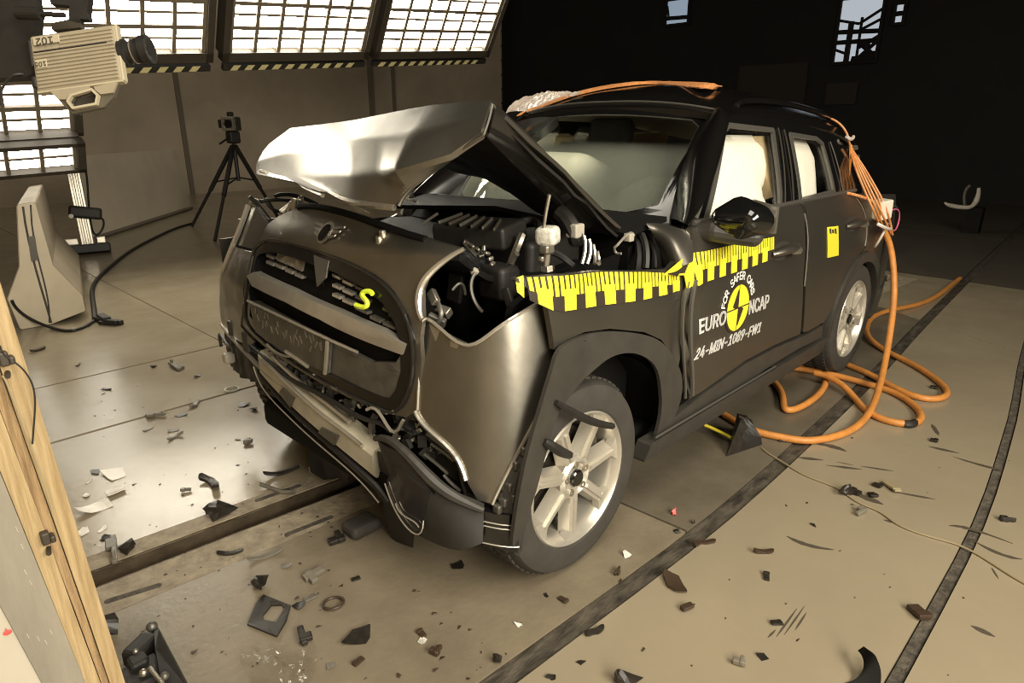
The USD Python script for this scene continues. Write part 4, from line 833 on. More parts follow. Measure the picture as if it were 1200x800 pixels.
rr_ = cpart('bonnet_rear', lin_sheet([rear, rmid, redge], .012, 6, .02, 5, 6), 'car_paint', label='rear half of the bonnet, steep behind the ridge', smooth=24)
dn_ = np.array([-.02, -.02, -.028]); obj('bonnet_liner', lin_sheet([[np.array(p) + dn_ for p in rear], [np.array(p) + dn_ for p in rmid], [np.array(p) + dn_ for p in redge]], .01, 5, .03, 8, 9), 'black_plastic', rr_, label='black underside of the rear bonnet')
fl = []
for f in np.linspace(0, 1, 9):
    o = X(578 + (727 - 578) * f, 122 + (267 - 122) * f - 4 * math.sin(math.pi * f), .25 - .65 * f); i_ = PX(569 + (688 - 569) * f, 158 + (270 - 158) * f, 'x', .25 - .65 * f - .01)
    fl.append([o, (o * .5 + i_ * .5) + [.012, .012, 0], i_])
obj('bonnet_flange', sheet(fl, .012, 2, 4), 'headlamp_dark', rr_, smooth=35)
obj('hinge_arm', cat([tube([X(634, 240, -.42), X(645, 250, -.45), X(662, 272, -.42), X(676, 283, -.40)], .02, 6, 4)]), 'black_plastic', rr_)

# ---- front mask, grille and what is torn around it
TF = lambda pts: trace(FRONT, pts, DF)
gr = [(301, 292), (309, 284), (325, 281), (352, 287), (400, 303), (440, 323), (462, 342), (478, 368), (486, 398), (486, 440), (478, 466), (466, 481), (450, 478), (400, 455), (345, 423), (303, 391), (291, 372), (291, 345), (295, 315)]
mask = [(318, 262), (330, 252), (350, 243), (378, 241), (430, 256), (480, 273), (546, 291), (520, 310), (504, 322), (496, 340), (496, 372), (494, 420), (492, 470), (485, 492), (470, 487), (450, 484), (400, 461), (345, 430), (300, 398), (284, 380), (285, 340), (292, 303), (304, 283)]
GRP = Polygon(TF(gr)); MASK = Polygon(TF(mask)).buffer(0)
bump_f = lambda y, z: .018 * (meshkit.fbm(np.stack([y * 5, z * 5, 0 * y], -1), 3, 11) - .5) + .02 * np.exp(-((z - 1.11) / .05) ** 2)
cpart('front_mask', panel(FRONT, MASK.difference(GRP), .015, 0, .04, 0, False, bump_f), 'car_paint_lit', label='grey front panel around the grille', smooth=25)
grd = cpart('grille', panel(FRONT, GRP.buffer(-.002), .012, -.03, .06), 'black_deep', label='black gloss grille field')
obj('grille_surround', panel(FRONT, GRP.buffer(.004).difference(GRP.buffer(-.042)), .045, .010, .05), 'black_gloss', grd)
rim_t = [FRONT(np.array(a), np.array(b), .012) for a, b in list(GRP.exterior.coords)]; obj('grille_edge', tube(rim_t, .006, 6, 3), 'headlamp_dark', grd)
barp = TF([(294, 322), (302, 318), (345, 338), (400, 363), (450, 385), (480, 402), (476, 414), (462, 409), (430, 397), (380, 373), (340, 353), (300, 334)]); obj('grille_bar', panel(FRONT, barp, .03, .018, .05), 'silver_bar', grd, label='satin silver bar across the grille')
low = TF([(292, 352), (300, 353), (345, 378), (400, 405), (436, 424), (466, 424), (474, 412), (484, 420), (484, 440), (474, 464), (462, 474), (400, 448), (345, 417), (303, 386), (293, 372)]); obj('lower_grille_panel', panel(FRONT, low, .02, .004, .05, 0, False, lambda y, z: .012 * (meshkit.fbm(np.stack([y * 8, z * 8, 0 * y], -1), 3, 5) - .5)), 'plate_grey', grd)
plate = TF([(296, 352), (345, 375), (392, 398), (389, 436), (345, 415), (304, 388)]); pm = obj('plate_holder', panel(FRONT, plate, .01, .016, .05), 'plate_grey', grd, label='scuffed grey number plate carrier')
obj('plate_edge', cat([tube([FRONT(*TF([q])[0], .024) for q in ((391, 398), (390, 415), (388, 436))], .007, 5, 3), tube([FRONT(*TF([q])[0], .020) for q in ((296, 351), (320, 362), (345, 374), (372, 387), (400, 400), (425, 411))], .006, 5, 1, True)]), 'silver_bar', pm)
mkm = []
for k in range(30):   # scraped print on the carrier
    u = rng.uniform(302, 386); v = 362 + (u - 302) * .42 + rng.uniform(0, 17); a = TF([(u, v)])[0]; mkm.append(panel(FRONT, affinity.rotate(sbox(a[0] - .004, a[1] - .018 * rng.uniform(.4, 1), a[0] + .003, a[1] + .012), rng.uniform(-40, 40)), .001, .018, .1))
obj('scrapes', cat(mkm), 'steel_plate', pm, kind='stuff')
# grille slots: short bars in rows, the lamp side painted brighter
for cols in (((309, 8, (291.5, 299, 307)), (320, 8, (302, 311)), (331, 8, (307.5, 316.5)), (342, 8.5, (313, 321.5)), (386, 9, (301, 312, 322.5, 334.5, 345.5)), (398, 11, (317, 329.5, 340.5, 352)), (413, 14, (312, 324, 336.5, 348, 361)), (430, 12, (331, 343, 372)), (445, 15, (362, 379)), (452, 15, (348, 369)))):
    u, wl, vs = cols
    for v in vs:
        a = TF([(u, v - 1.6), (u + wl, v - 1.6 + wl * .46), (u + wl, v + 1.8 + wl * .46), (u, v + 1.8)])
        obj('grille_slat', panel(FRONT, a, .02, -.010, .1), 'silver_bar' if u < 400 else 'trim_grey' if u < 428 else 'plate_grey', grd)
tri = TF([(371, 298), (389, 305), (385, 325), (375, 335)]); obj('broken_flap', panel(FRONT, tri, .006, .012, .05), 'trim_grey', grd)
hole = TF([(358, 292), (371, 298), (375, 335), (352, 322)]); obj('grille_hole', panel(FRONT, hole, .004, -.012, .05), 'black_deep', grd)
crk = TF([(322, 290), (345, 290), (355, 296), (352, 318), (340, 313), (322, 305)]); obj('exposed_foil', panel(FRONT, crk, .006, -.012, .03, 0, False, lambda y, z: .02 * (meshkit.fbm(np.stack([y * 30, z * 30, 0 * y], -1), 2, 9) - .5)), 'silver', grd, label='bright torn piece inside the grille')
sp = [FRONT(*TF([q])[0], .03) for q in ((446, 342.5), (436, 340), (434, 344), (439, 351), (439, 356), (434, 357.5), (426, 355))]; obj('letter_badge', tube(sp, .0085, 6, 5), 's_lime', grd, label='lime green letter S badge')
# winged emblem on the nose
ec = TF([(389, 271)])[0]; ER = lambda pg, th, h: panel(FRONT, affinity.translate(pg, ec[0], ec[1]), th, h - .012, .03, 0, False, bump_f)
oval = affinity.scale(Point(0, 0).buffer(.034, 16), 1, 1); em = cpart('emblem', ER(oval, .006, .026), 'silver', label='winged round emblem on the nose'); obj('emblem_disc', ER(oval.buffer(-.008), .003, .029), 'black_gloss', em)
for s in (-1, 1):
    for k, (l, z) in enumerate(((.085, .016), (.075, .002), (.062, -.012))): obj('emblem_wing', ER(Polygon([(s * .034, z - .005), (s * l, z + .004), (s * l, z + .010), (s * .034, z + .006)]), .005, .025), 'silver', em)
cparts('nose_clip', [rbox((.02, .02, .03), .006, FRONT(*TF([q])[0], .012)) for q in ((448, 281), (452, 274))], 'silver')

# headlamps: dark lens at the right, empty torn hole at the left
rl_ = TF([(276, 287), (285, 250), (297, 243), (314, 266), (303, 282), (301, 294)]); cpart('headlamp_lens', panel(FRONT, rl_, .02, -.01, .04), 'headlamp_dark', label='dark headlamp lens on the far side')
rs = [(275, 289), (302, 297), (291, 320), (287, 350), (284, 382), (300, 400), (296, 404), (264, 388), (259, 372), (259, 340), (264, 312)]
sk = cpart('bumper_skin', panel(FRONT, max(getattr(Polygon(TF(rs)).buffer(0), 'geoms', [Polygon(TF(rs)).buffer(0)]), key=lambda g: g.area), .008, .006, .04, 0, False, bump_f), 'car_paint_lit', label='bumper skin on the far front corner', smooth=25)
obj('skin_edge', tube([FRONT(*TF([q])[0], .01) for q in ((262, 380), (275, 396), (296, 418), (320, 440), (352, 460))], .010, 6, 4), 'silver_bar', sk)
cpart('wing_side', lin_sheet([[(.365, -.915, z), (.24, -.935, z), (.08, -.93, z)] for z in (.42, .7, 1.0)], .008, 4), 'car_paint')
cpart('wing_edge', tube([FRONT(*TF([q])[0], .004) for q in ((262, 330), (266, 308), (277, 280), (292, 240))], .012, 6, 4), 'silver_bar')
TC = lambda pts: trace(CORNER, pts, DC)
cs_ = [(497, 372), (520, 389), (550, 404), (580, 386), (612, 365), (641, 347), (649, 380), (652, 420), (646, 455), (632, 482), (612, 520), (590, 562), (577, 590), (560, 586), (546, 562), (535, 535), (520, 518), (500, 500), (488, 481), (491, 430)]
cskin = cpart('bumper_skin', panel(CORNER, TC(cs_), .008, .0, .04, 0, False, lambda a, z: .01 * np.sin(a * 5) * 0), 'car_paint_lit', label='large torn bumper skin on the near front corner', smooth=50)
obj('skin_edge', cat([tube([CORNER(*TC([q])[0], .004) for q in ((497, 372), (523, 390), (550, 404), (580, 386), (612, 365), (641, 347))], .006, 6, 4), tube([CORNER(*TC([q])[0], .003) for q in ((546, 562), (535, 535), (520, 518), (500, 500), (488, 481))], .008, 6, 4), tube([CORNER(*TC([q])[0], .003) for q in ((632, 482), (612, 520), (590, 562), (577, 590))], .006, 6, 4), tube([CORNER(*TC([q])[0], .003) for q in ((495, 374), (493, 420), (490, 480))], .005, 6, 4)]), 'silver_bar', cskin)
for q_ in (((503, 379), (516, 387), (511, 400)), ((528, 398), (540, 400), (536, 408), (528, 406))): obj('scuff', panel(CORNER, TC(q_), .001, .002, .1), 'silver', cskin)
cpart('lamp_frame', tube([FRONT(*TF([q])[0], .012) for q in ((547, 291), (525, 304), (505, 322), (496, 338), (494, 358), (498, 373))], [.007, .010, .012, .012, .008], 8, 5), 'silver_bar', label='bright curved edge of the empty headlamp opening')
def jun(u, v, x, sz, m='black_plastic', seed=0, nm='bracket'):
    r = np.random.default_rng(seed); c = X(u, v, x); Rr = trimesh.transformations.random_rotation_matrix(r.random(3))[:3, :3] if seed else None
    return cpart(nm, rbox(sz, .004, c, Rr, 6), m)
# dark cavity and inner structure behind the lamp opening and the grille
cpart('radiator', rbox((.10, 1.05, .46), .02, (.25, -.1, .72)), 'black_deep')
cpart('crash_box', hull([(x, y, z) for x in (-.5, .16) for y in (.52, .74) for z in (.45, .70)]), 'black_deep')
cpart('inner_apron', lin_sheet([[(-.5, .66, 1.02), (.0, .70, 1.0), (.22, .78, .98)], [(-.5, .60, .7), (.0, .60, .62), (.2, .66, .62)]], .02, 3), 'black_deep')
cpart('inner_apron', flip_y(lin_sheet([[(-.5, .66, 1.05), (.0, .70, 1.05), (.22, .72, 1.0)], [(-.5, .60, .7), (.0, .60, .62), (.2, .66, .62)]], .02, 3)), 'black_deep')
cpart('engine_block', rbox((.5, .9, .45), .05, (-.18, -.05, .74)), 'black_deep')
jun(520, 365, .30, (.03, .05, .03), 'silver', 3); jun(508, 348, .32, (.02, .03, .05), 'silver', 5); jun(512, 375, .33, (.02, .03, .06), 'trim_grey', 8); jun(556, 318, .18, (.02, .022, .022), 'white_paint', 9)
cparts('wiring', [tube([X(557, 320, .2), X(552, 335, .22), X(556, 352, .22), X(565, 365, .2)], .006, 6, 4), tube([X(505, 345, .31), X(512, 352, .32), X(517, 368, .33), X(510, 380, .34)], .008, 6, 4), tube([X(530, 340, .25), X(540, 332, .22), X(545, 345, .2)], .005, 6, 4)], 'trim_grey')
cparts('lamp_bracket', [rbox((.02, .06, .18), .006, X(535, 325, .12), frame((1, .2, 0), (0, .2, 1)), 6), rbox((.02, .03, .10), .006, X(598, 355, .16), frame((1, .2, 0), (0, -.5, 1)), 6), rbox((.10, .12, .12), .02, X(585, 330, .05), None, 6)], 'black_plastic')
cpart('torn_tape_end', lin_sheet([[X(604, 326, .28), X(610, 324, .27), X(614, 323, .26)], [X(606, 342, .28), X(611, 346, .27), X(614, 349, .26)]], .003, 2, .02, 3, 20), 'tape_yellow', label='torn end of the yellow tape')

# engine bay
ecc = X(562, 272, -.02); cov = rbox((.17, .30, .08), .015, ecc, frame((1, .25, -.1), (.1, 0, 1))); ec_ = cpart('engine_cover', cov, 'black_plastic', label='black ribbed engine cover')
for k in range(6): obj('rib', rbox((.15, .008, .012), .003, ecc + np.array([-.0 + .03, -.12 + .048 * k, .042]), frame((1, .25 + .1 * k, -.1), (.1, 0, 1))), 'frame_dark' if k % 2 else 'plate_grey', ec_)
cpart('scuttle', lin_sheet([[(-.47, -.72, 1.08), (-.50, 0, 1.13), (-.47, .72, 1.09)], [(-.70, -.74, 1.12), (-.68, 0, 1.14), (-.72, .74, 1.13)]], .02, 4), 'black_deep')
cpart('slam_panel', sheet([[(.30, -.72, 1.10), (.35, -.2, 1.12), (.30, .35, 1.10), (.22, .60, 1.08)], [(-.02, -.7, 1.02), (.02, -.2, 1.02), (.0, .35, .99), (.0, .6, .97)], [(-.40, -.7, 1.03), (-.40, -.2, 1.04), (-.40, .35, 1.0), (-.4, .6, .98)]], .02, 4, 4, .05, 4, 8), 'black_deep')
rs_ = cpart('reservoir', rbox((.065, .07, .06), .016, X(642, 276, .0), frame((1, .3, 0), (.1, 0, 1))), 'clear_plastic', label='translucent fluid reservoir'); obj('reservoir_neck', cat([cyl(X(643, 287, .02), X(640, 312, .03), .010, 10), rbox((.04, .035, .03), .008, X(641, 292, .03)), rbox((.03, .02, .02), .006, X(636, 303, .03))]), 'silver', rs_)
obj('dip_rod', tube([X(637, 268, .02), X(640, 248, .03), X(644, 228, .035)], .006, 6, 3), 'silver', rs_)
for k, (u, v, x) in enumerate(((546, 284, .06), (553, 288, .07), (560, 292, .06), (567, 291, .05), (571, 297, .06), (575, 303, .07), (577, 309, .07), (564, 300, .05))): cpart('metal_fitting', rbox((.022, .014, .012), .004, X(u, v, x), trimesh.transformations.random_rotation_matrix(np.random.default_rng(k + 40).random(3))[:3, :3], 6), 'silver', smooth=30)
cparts('metal_lever', [tube([X(545, 284, .06), X(552, 291, .06), X(559, 299, .05)], .012, 6, 2), tube([X(495, 262, .12), X(504, 256, .10), X(513, 250, .08)], .005, 6, 2), tube([X(476, 233, .22), X(484, 235, .2), X(489, 237, .2)], .005, 6, 2), tube([X(598, 310, .0), X(606, 290, -.02), X(612, 275, -.05)], .014, 6, 3), tube([X(600, 307, .03), X(603, 300, .03), X(606, 297, .03)], .010, 6, 2)], 'silver')
stt = []
for k, (u, v) in enumerate(((684, 276), (690, 280), (695, 286), (700, 294))): stt.append(tube([X(u, v, -.20 - .02 * k), X(u + 2, v + 12, -.20 - .02 * k), X(u + (-2 if k < 2 else 2), 309, -.18 - .02 * k)], .007, 6, 3))
cparts('strut_tower', stt, 'silver', label='bright ribbed strut tower')
cpart('battery_box', rbox((.30, .26, .2), .03, (-.28, .42, 1.0)), 'black_plastic'); cparts('hose', [tube([X(655, 248, -.2), X(665, 258, -.2), X(672, 270, -.2), X(676, 282, -.22)], .03, 8, 4), tube([X(590, 272, -.1), X(605, 262, -.15), X(620, 258, -.2), X(632, 272, -.1)], .014, 8, 4), tube([X(636, 300, .0), X(646, 295, -.05), X(660, 302, -.1), X(672, 312, -.12)], .012, 8, 4)], 'black_plastic')
cparts('connector', [rbox((.05, .05, .05), .008, X(674, 270, -.2)), rbox((.03, .03, .03), .005, X(737, 278, -.42))], 'white_paint')
cparts('wire_loop', [tube([X(720, 290, -.36), X(728, 282, -.38), X(738, 273, -.42), X(743, 276, -.44)], .005, 6, 4), tube([X(720, 290, -.36), X(722, 296, -.37), X(728, 297, -.37)], .005, 6, 4)], 'silver_bar')
cparts('right_side_wreckage', [tube([PX(u, v, 'y', -.75) for u, v in w_], r_, 6, 3) for w_, r_ in (([(292, 230), (300, 238), (310, 250), (318, 262)], .010), ([(305, 236), (325, 234), (345, 236)], .009), ([(296, 244), (306, 258), (316, 268)], .008), ([(312, 232), (318, 244), (330, 248)], .008), ([(322, 230), (340, 228), (360, 234), (372, 240)], .010))], 'black_plastic')
cparts('bright_scrap', [rbox((.03, .05, .02), .006, X(u, v, x), trimesh.transformations.random_rotation_matrix(np.random.default_rng(k).random(3))[:3, :3], 6) for k, (u, v, x) in enumerate(((341, 243, .25), (335, 246, .25), (300, 243, .22), (318, 262, .3), (320, 265, .3), (297, 238, .22), (345, 240, .27), (352, 237, .28)))], 'silver')
cpart('torn_strip', lin_sheet([[X(408, 238, .47), X(433, 250, .5)], [X(415, 246, .46), X(432, 253, .48)]], .003, 2, .01, 2, 30), 'silver')
cpart('lower_nose_gap', tube([FRONT(*TF([q])[0], .006) for q in ((352, 243), (380, 243), (430, 257), (470, 271), (500, 280))], .012, 6, 4), 'black_deep')

# bumper beam and the torn lower front
def bar(pts, hgt, dep, material, nm, nn=5, label=None):
    p = smooth_path(np.array(pts), nn); rows = []
    t = np.gradient(p, axis=0); t /= np.linalg.norm(t, axis=1, keepdims=True); s_ = np.cross([0, 0, 1.], t); s_ = np.where((s_[:, :1] > 0), s_, -s_)
    V = np.stack([p + [0, 0, hgt / 2], p + s_ * dep * .8 + [0, 0, hgt * .42], p + s_ * dep + [0, 0, hgt * .3], p + s_ * dep + [0, 0, -hgt * .3], p + s_ * dep * .8 + [0, 0, -hgt * .42], p + [0, 0, -hgt / 2]], 1)
    n_, k_ = V.shape[:2]; F_ = []
    for i in range(n_ - 1):
        for j in range(k_): j2 = (j + 1) % k_; F_ += [[i * k_ + j, (i + 1) * k_ + j, (i + 1) * k_ + j2], [i * k_ + j, (i + 1) * k_ + j2, i * k_ + j2]]
    F_ += [[0, j, j + 1] for j in range(1, k_ - 1)] + [[(n_ - 1) * k_, (n_ - 1) * k_ + j + 1, (n_ - 1) * k_ + j] for j in range(1, k_ - 1)]
    m = trimesh.Trimesh(V.reshape(-1, 3), F_, process=False); m.volume > 0 or m.invert()
    return cpart(nm, m, material, label=label, smooth=25)
bpts = [FRONT(*TF([q])[0], -.05) for q in ((309, 425), (338, 456), (370, 485), (403, 513), (438, 543))]
beam = bar(bpts, .125, .07, 'beam', 'bumper_beam', label='pale metal bumper beam laid bare')
for (a, b) in (((338, 452), (352, 468)), ((384, 498), (404, 512))):
    A = TF([(a[0], a[1]), (b[0], b[1] - 4), (b[0] - 5, b[1] + 7), (a[0] - 4, a[1] + 6)]); obj('beam_pocket', panel(FRONT, A, .006, .026, .05), 'plate_grey', beam)
obj('beam_rib', cat([tube([FRONT(*TF([q])[0], .02) for q in ((313, 420), (345, 450), (375, 477), (405, 500), (430, 520))], .007, 6, 4), tube([FRONT(*TF([q])[0], .0) for q in ((320, 418), (350, 446), (380, 470), (410, 494))], .009, 6, 4)]), 'silver_bar', beam)
cpart('lower_lip', tube([FRONT(*TF([q])[0], .0) for q in ((302, 424), (314, 448), (333, 470), (360, 496), (390, 522), (414, 544), (434, 562), (455, 588))], [.008, .012, .014, .014, .016, .016, .010], 8, 4), 'black_plastic')
cpart('lip_edge', tube([FRONT(*TF([q])[0], .022) for q in ((303, 428), (314, 453), (333, 475), (360, 501), (390, 527), (420, 553), (450, 586))], .003, 6, 4), 'silver_bar')
cpart('upper_bumper_edge', cat([tube([FRONT(*TF([q])[0], .008) for q in ((296, 404), (320, 425), (350, 447), (390, 468), (430, 490), (452, 497), (462, 505), (478, 492), (490, 488))], [.006, .009, .009, .008, .007, .006], 8, 4)]), 'black_plastic')
cparts('crumpled_edge', [tube([FRONT(*TF([q])[0], .018) for q in w_], r_, 6, 3) for w_, r_ in (([(435, 478), (450, 482), (463, 502), (478, 490)], .006), ([(340, 410), (352, 418), (366, 428)], .007), ([(318, 402), (330, 412), (345, 416)], .005))], 'silver_bar')
for k, q_ in enumerate(((372, 455, 376, 470), (408, 470, 405, 495), (432, 488, 428, 510), (350, 440, 352, 456), (456, 510, 452, 535))):
    A, B = TF([q_[:2]])[0], TF([q_[2:]])[0]; cpart('bumper_strut', tube([FRONT(*A, -.03), FRONT((A[0] + B[0]) / 2, (A[1] + B[1]) / 2, -.02), FRONT(*B, -.03)], .012, 4, 2), 'plate_grey' if k else 'trim_grey')
dk = TF([(300, 405), (350, 440), (400, 466), (450, 490), (485, 492), (490, 520), (470, 545), (440, 545), (400, 512), (350, 470), (310, 430)]); cpart('bumper_backing', panel(FRONT, dk, .02, -.10, .08), 'black_deep')
und = TF([(310, 440), (350, 480), (400, 525), (450, 560), (500, 560), (500, 590), (470, 610), (430, 590), (380, 545), (330, 490)]); cpart('undertray', panel(FRONT, und, .02, -.14, .08), 'black_deep')
rc = TF([(259, 388), (280, 400), (300, 420), (304, 440), (312, 452), (300, 449), (285, 444), (268, 430), (262, 415), (255, 385)]); lo_ = cpart('bumper_corner', panel(FRONT, rc, .05, -.01, .04, 0, False, lambda y, z: .04 * (meshkit.fbm(np.stack([y * 12, z * 12, 0 * y], -1), 2, 3) - .5)), 'black_plastic', label='broken black bumper corner on the far side')
obj('white_clip', rbox((.05, .05, .05), .012, FRONT(*TF([(273, 418)])[0], .02)), 'white_paint', lo_); obj('torn_edge', cat([tube([FRONT(*TF([q])[0], .012) for q in ((253, 386), (258, 398), (268, 402), (275, 395))], .008, 6, 3), rbox((.03, .04, .08), .01, FRONT(*TF([(272, 385)])[0], .0)), rbox((.03, .05, .09), .01, FRONT(*TF([(290, 400)])[0], .0))]), 'cladding', lo_)
# near side: valance, flap, torn mesh, liner box
TV = TC
dp = TF([(452, 500), (476, 492), (492, 500), (520, 520), (540, 545), (548, 580), (530, 580), (500, 560), (470, 528)]); cpart('lower_mesh', panel(FRONT, dp, .015, -.06, .04, 0, False, lambda y, z: .05 * (meshkit.fbm(np.stack([y * 16, z * 16, 0 * y], -1), 3, 8) - .5)), 'black_plastic')
cparts('mesh_strut', [tube([FRONT(*TF([q])[0], .0) for q in w_], .007, 5, 3) for w_ in ([(497, 532), (510, 542), (525, 555)], [(505, 520), (520, 530), (532, 540)], [(520, 556), (528, 565), (540, 575)], [(538, 540), (541, 560), (549, 584)], [(500, 508), (520, 524), (537, 540)])], 'plate_grey')
vp = [(442, 513), (474, 527), (506, 560), (530, 579), (552, 590), (566, 597), (566, 634), (540, 640), (500, 634), (478, 628), (468, 600), (458, 570), (450, 545)]
VAL = lambda a, b, h=0.: CORNER(np.clip(a, -.3, 1.2), b, h) + np.stack([.05 - .10 * np.clip(.5 - b, 0, .5) + 0 * a, .02 + 0 * a * b, 0 * a * b], -1)
vpp = trace(VAL, vp, ((-.25, 1.1), (.1, .75))); va = cpart('valance', panel(VAL, vpp, .015, .0, .04, .0, False, lambda a, z: .02 * np.sin(a * 9 + z * 14)), 'black_plastic', label='buckled black lower valance on the near corner')
obj('valance_ridge', tube([VAL(*trace(VAL, [q], ((-.25, 1.1), (.1, .75)))[0], .006) for q in ((442, 513), (474, 527), (506, 560), (530, 579), (567, 597))], [.010, .016, .02, .018, .01], 8, 4), 'cladding', va)
fp_ = trace(VAL, [(468, 542), (480, 550), (508, 574), (503, 605), (494, 622), (478, 604), (462, 580), (460, 560)], ((-.25, 1.1), (.1, .75))); fo = obj('fog_lamp_flap', panel(VAL, fp_, .012, .022, .04), 'headlamp_dark', va)
obj('flap_edge', cat([tube([VAL(*trace(VAL, [q], ((-.25, 1.1), (.1, .75)))[0], .03) for q in w_], .0025, 5, 4) for w_ in ([(460, 562), (466, 580), (478, 604), (494, 620), (503, 604)], [(472, 585), (480, 598), (490, 604), (498, 612)])]), 'silver_bar', va)
ga_ = trace(VAL, [(469, 540), (486, 546), (512, 572), (509, 600), (504, 575)], ((-.25, 1.1), (.1, .75))); obj('flap_gap', panel(VAL, ga_, .004, .012, .05), 'black_deep', va)
lb_ = cpart('liner_box', panel(CORNER, TC([(566, 596), (580, 600), (608, 601), (607, 646), (590, 642), (566, 633)]), .10, .01, .05, .004), 'black_gloss', label='black plastic box end below the bumper skin')
for v in (609, 614, 634): obj('box_edge', tube([CORNER(*TC([q])[0], .011) for q in ((566, v - 1), (580, v + 2), (594, v + 4), (608, v + 4))], .0025, 5, 3), 'silver_bar', lb_)
tl_ = TC([(640, 470), (612, 521), (590, 563), (577, 592), (570, 600), (600, 612), (612, 560), (628, 510)]); cpart('torn_liner_strip', panel(CORNER, tl_, .02, -.035, .03, 0, False, lambda a, z: .05 * (meshkit.fbm(np.stack([a * 14, z * 20, 0 * a], -1), 3, 2) - .5)), 'black_plastic')
cparts('liner_clip', [rbox((.02, .03, .03), .006, CORNER(*TC([q])[0], .0), None, 6) for q in ((612, 528), (603, 545), (596, 570), (590, 588), (583, 596), (600, 583))], 'plate_grey')
cparts('splash_guard', [lin_sheet([[X(354, 497, .42), X(372, 512, .42), X(392, 530, .42), X(412, 545, .42)], [X(362, 530, .40), X(376, 540, .36), X(394, 548, .38), X(410, 556, .40)], [X(364, 552, .38), X(380, 562, .34), X(396, 560, .36), X(406, 566, .38)]], .01, 3, .03, 3, 9)], 'black_plastic')
cpart('hanging_strut', hull([X(u, v, x) for u, v, x in ((442, 528, .46), (492, 545, .46), (450, 600, .40), (488, 606, .42), (458, 632, .36), (484, 642, .38), (450, 540, .34), (486, 560, .34))]), 'black_plastic')
rg = np.random.default_rng(21)
for mname, cnt in (('black_plastic', 70), ('silver_bar', 34), ('plate_grey', 40)):
    ms = []
    for k in range(cnt):
        u = rg.uniform(305, 545); v = 412 + (u - 305) * .40 + rg.uniform(-6, 26) + (18 if u > 455 else 0)
        a_ = TF([(u, v)])[0]; ms.append(rbox((rg.uniform(.008, .03), rg.uniform(.006, .012), rg.uniform(.006, .016)) if mname != 'black_plastic' else (rg.uniform(.02, .05), rg.uniform(.02, .04), rg.uniform(.015, .04)), .002, FRONT(*a_, rg.uniform(-.05, -.01)), trimesh.transformations.random_rotation_matrix(rg.random(3))[:3, :3], 4))
    obj('torn_bits', cat(ms), mname, car, kind='stuff')

sv = [(-.77, 1.10), (-1.22, 1.44), (-1.70, 1.44), (-1.9, 1.0), (-.86, 1.0)]
smoke = obj('airbag_smoke', hull([(x, y * (.69 if z < 1.3 else .60), z) for x, z in sv for y in (-1, 1)]), 'smoke'); meta(smoke, 'pale airbag smoke hanging in the cabin behind the windscreen', 'smoke', None, 'stuff')
#LOOSE

# ================================================================== things on and around the car
RT_ = lambda pts: trace(ROOF, pts, DR)
# orange ribbon over the roof
rib = RT_([(604, 119), (628, 108), (665, 103), (700, 100.5), (740, 99.5), (775, 100.5), (810, 103), (842, 105)])
up = [ROOF(a, b, .012) for a, b in rib]; row2 = [ROOF(a - .16, b, .014) for a, b in rib]
r3 = [p + [0.03, .0, .004 * math.sin(5 * i)] for i, p in enumerate(up)]
t = thing('orange_ribbon', 'orange ribbon cable lying across the black roof of the car', 'ribbon cable', up[3])
row2 = [ROOF(a - .035, b, .020) for a, b in rib]; row0 = [ROOF(a + .035, b, .006) for a, b in rib]
obj('ribbon', sheet([row0, [(a + b) / 2 + [0, 0, .004] for a, b in zip(row0, row2)], row2], .006, 4, 5, .006, 3, 12), 'orange_pale', t, smooth=30)
fp = trace(WS, [(592, 140), (602, 126), (622, 117), (655, 113), (684, 115), (664, 121), (640, 128), (618, 138), (604, 148)], DW)
t = thing('crinkled_foil', 'crinkled pale film on the top right corner of the windscreen', 'film', WS(*fp[2]))
obj('film', panel(WS, fp, .003, .03, .03, 0, False, lambda a, b: .03 * (meshkit.fbm(np.stack([a * 14, b * 22, 0 * a], -1), 3, 5) - .5)), 'foil', t, smooth=15)
# orange wires from the roof to the box at the rear corner
Y9 = lambda u, v, y=.9: PX(u, v, 'y', y)
t = thing('orange_wire_bundle', 'bundle of orange wires hanging from the rear roof corner to the white box', 'wires', Y9(1010, 200, .85))
ends = [((1030, 262), .96), ((1036, 270), .97), ((1044, 274), .98), ((1028, 262), .95), ((1046, 275), .99)]
for k, (e, y) in enumerate(ends):
    obj('wire', tube([Y9(974, 139, .60), Y9(986, 147, .66), Y9(993, 158, .70), Y9(996 + .3 * k, 172, .74), Y9(1001 + 2.2 * k, 192, .82), Y9(1009 + 3.4 * k, 213, .88), Y9(1018 + 4.0 * k, 234, .94), Y9(*e, y)], .0062, 6, 5), 'orange' if k % 2 else 'orange_pale', t, smooth=40)
obj('wire', tube([Y9(997, 170, .76), Y9(996, 190, .78), Y9(994, 205, .80), Y9(993, 218, .82)], .009, 6, 4), 'orange', t, smooth=40)
obj('wire', tube([Y9(992, 226, .86), Y9(1005, 229, .90), Y9(1018, 234, .93), Y9(1025, 240, .94)], .008, 6, 4), 'orange_pale', t, smooth=40)
obj('tie', cat([tube([Y9(992, 160, .735), Y9(997, 163, .745), Y9(1000, 160, .735)], .010, 6, 3), tube([Y9(1028, 262, .97), Y9(1036, 266, 1.0), Y9(1044, 268, .98)], .010, 6, 3)]), 'foil', t)
obj('white_lead', tube([Y9(1040, 262, .96), Y9(1034, 275, .97), Y9(1028, 285, .95), Y9(1025, 289, .93)], .007, 6, 4), 'foil', t)
bc = Y9(1036, 246, .95)
t = thing('junction_box', 'small white connector box fixed to the rear corner of the car', 'junction box', bc)
obj('box', cat([rbox((.11, .08, .115), .010, bc - [.01, .02, 0], frame((1, -.35, .1), (.1, 0, 1)))]), 'box_white', t)
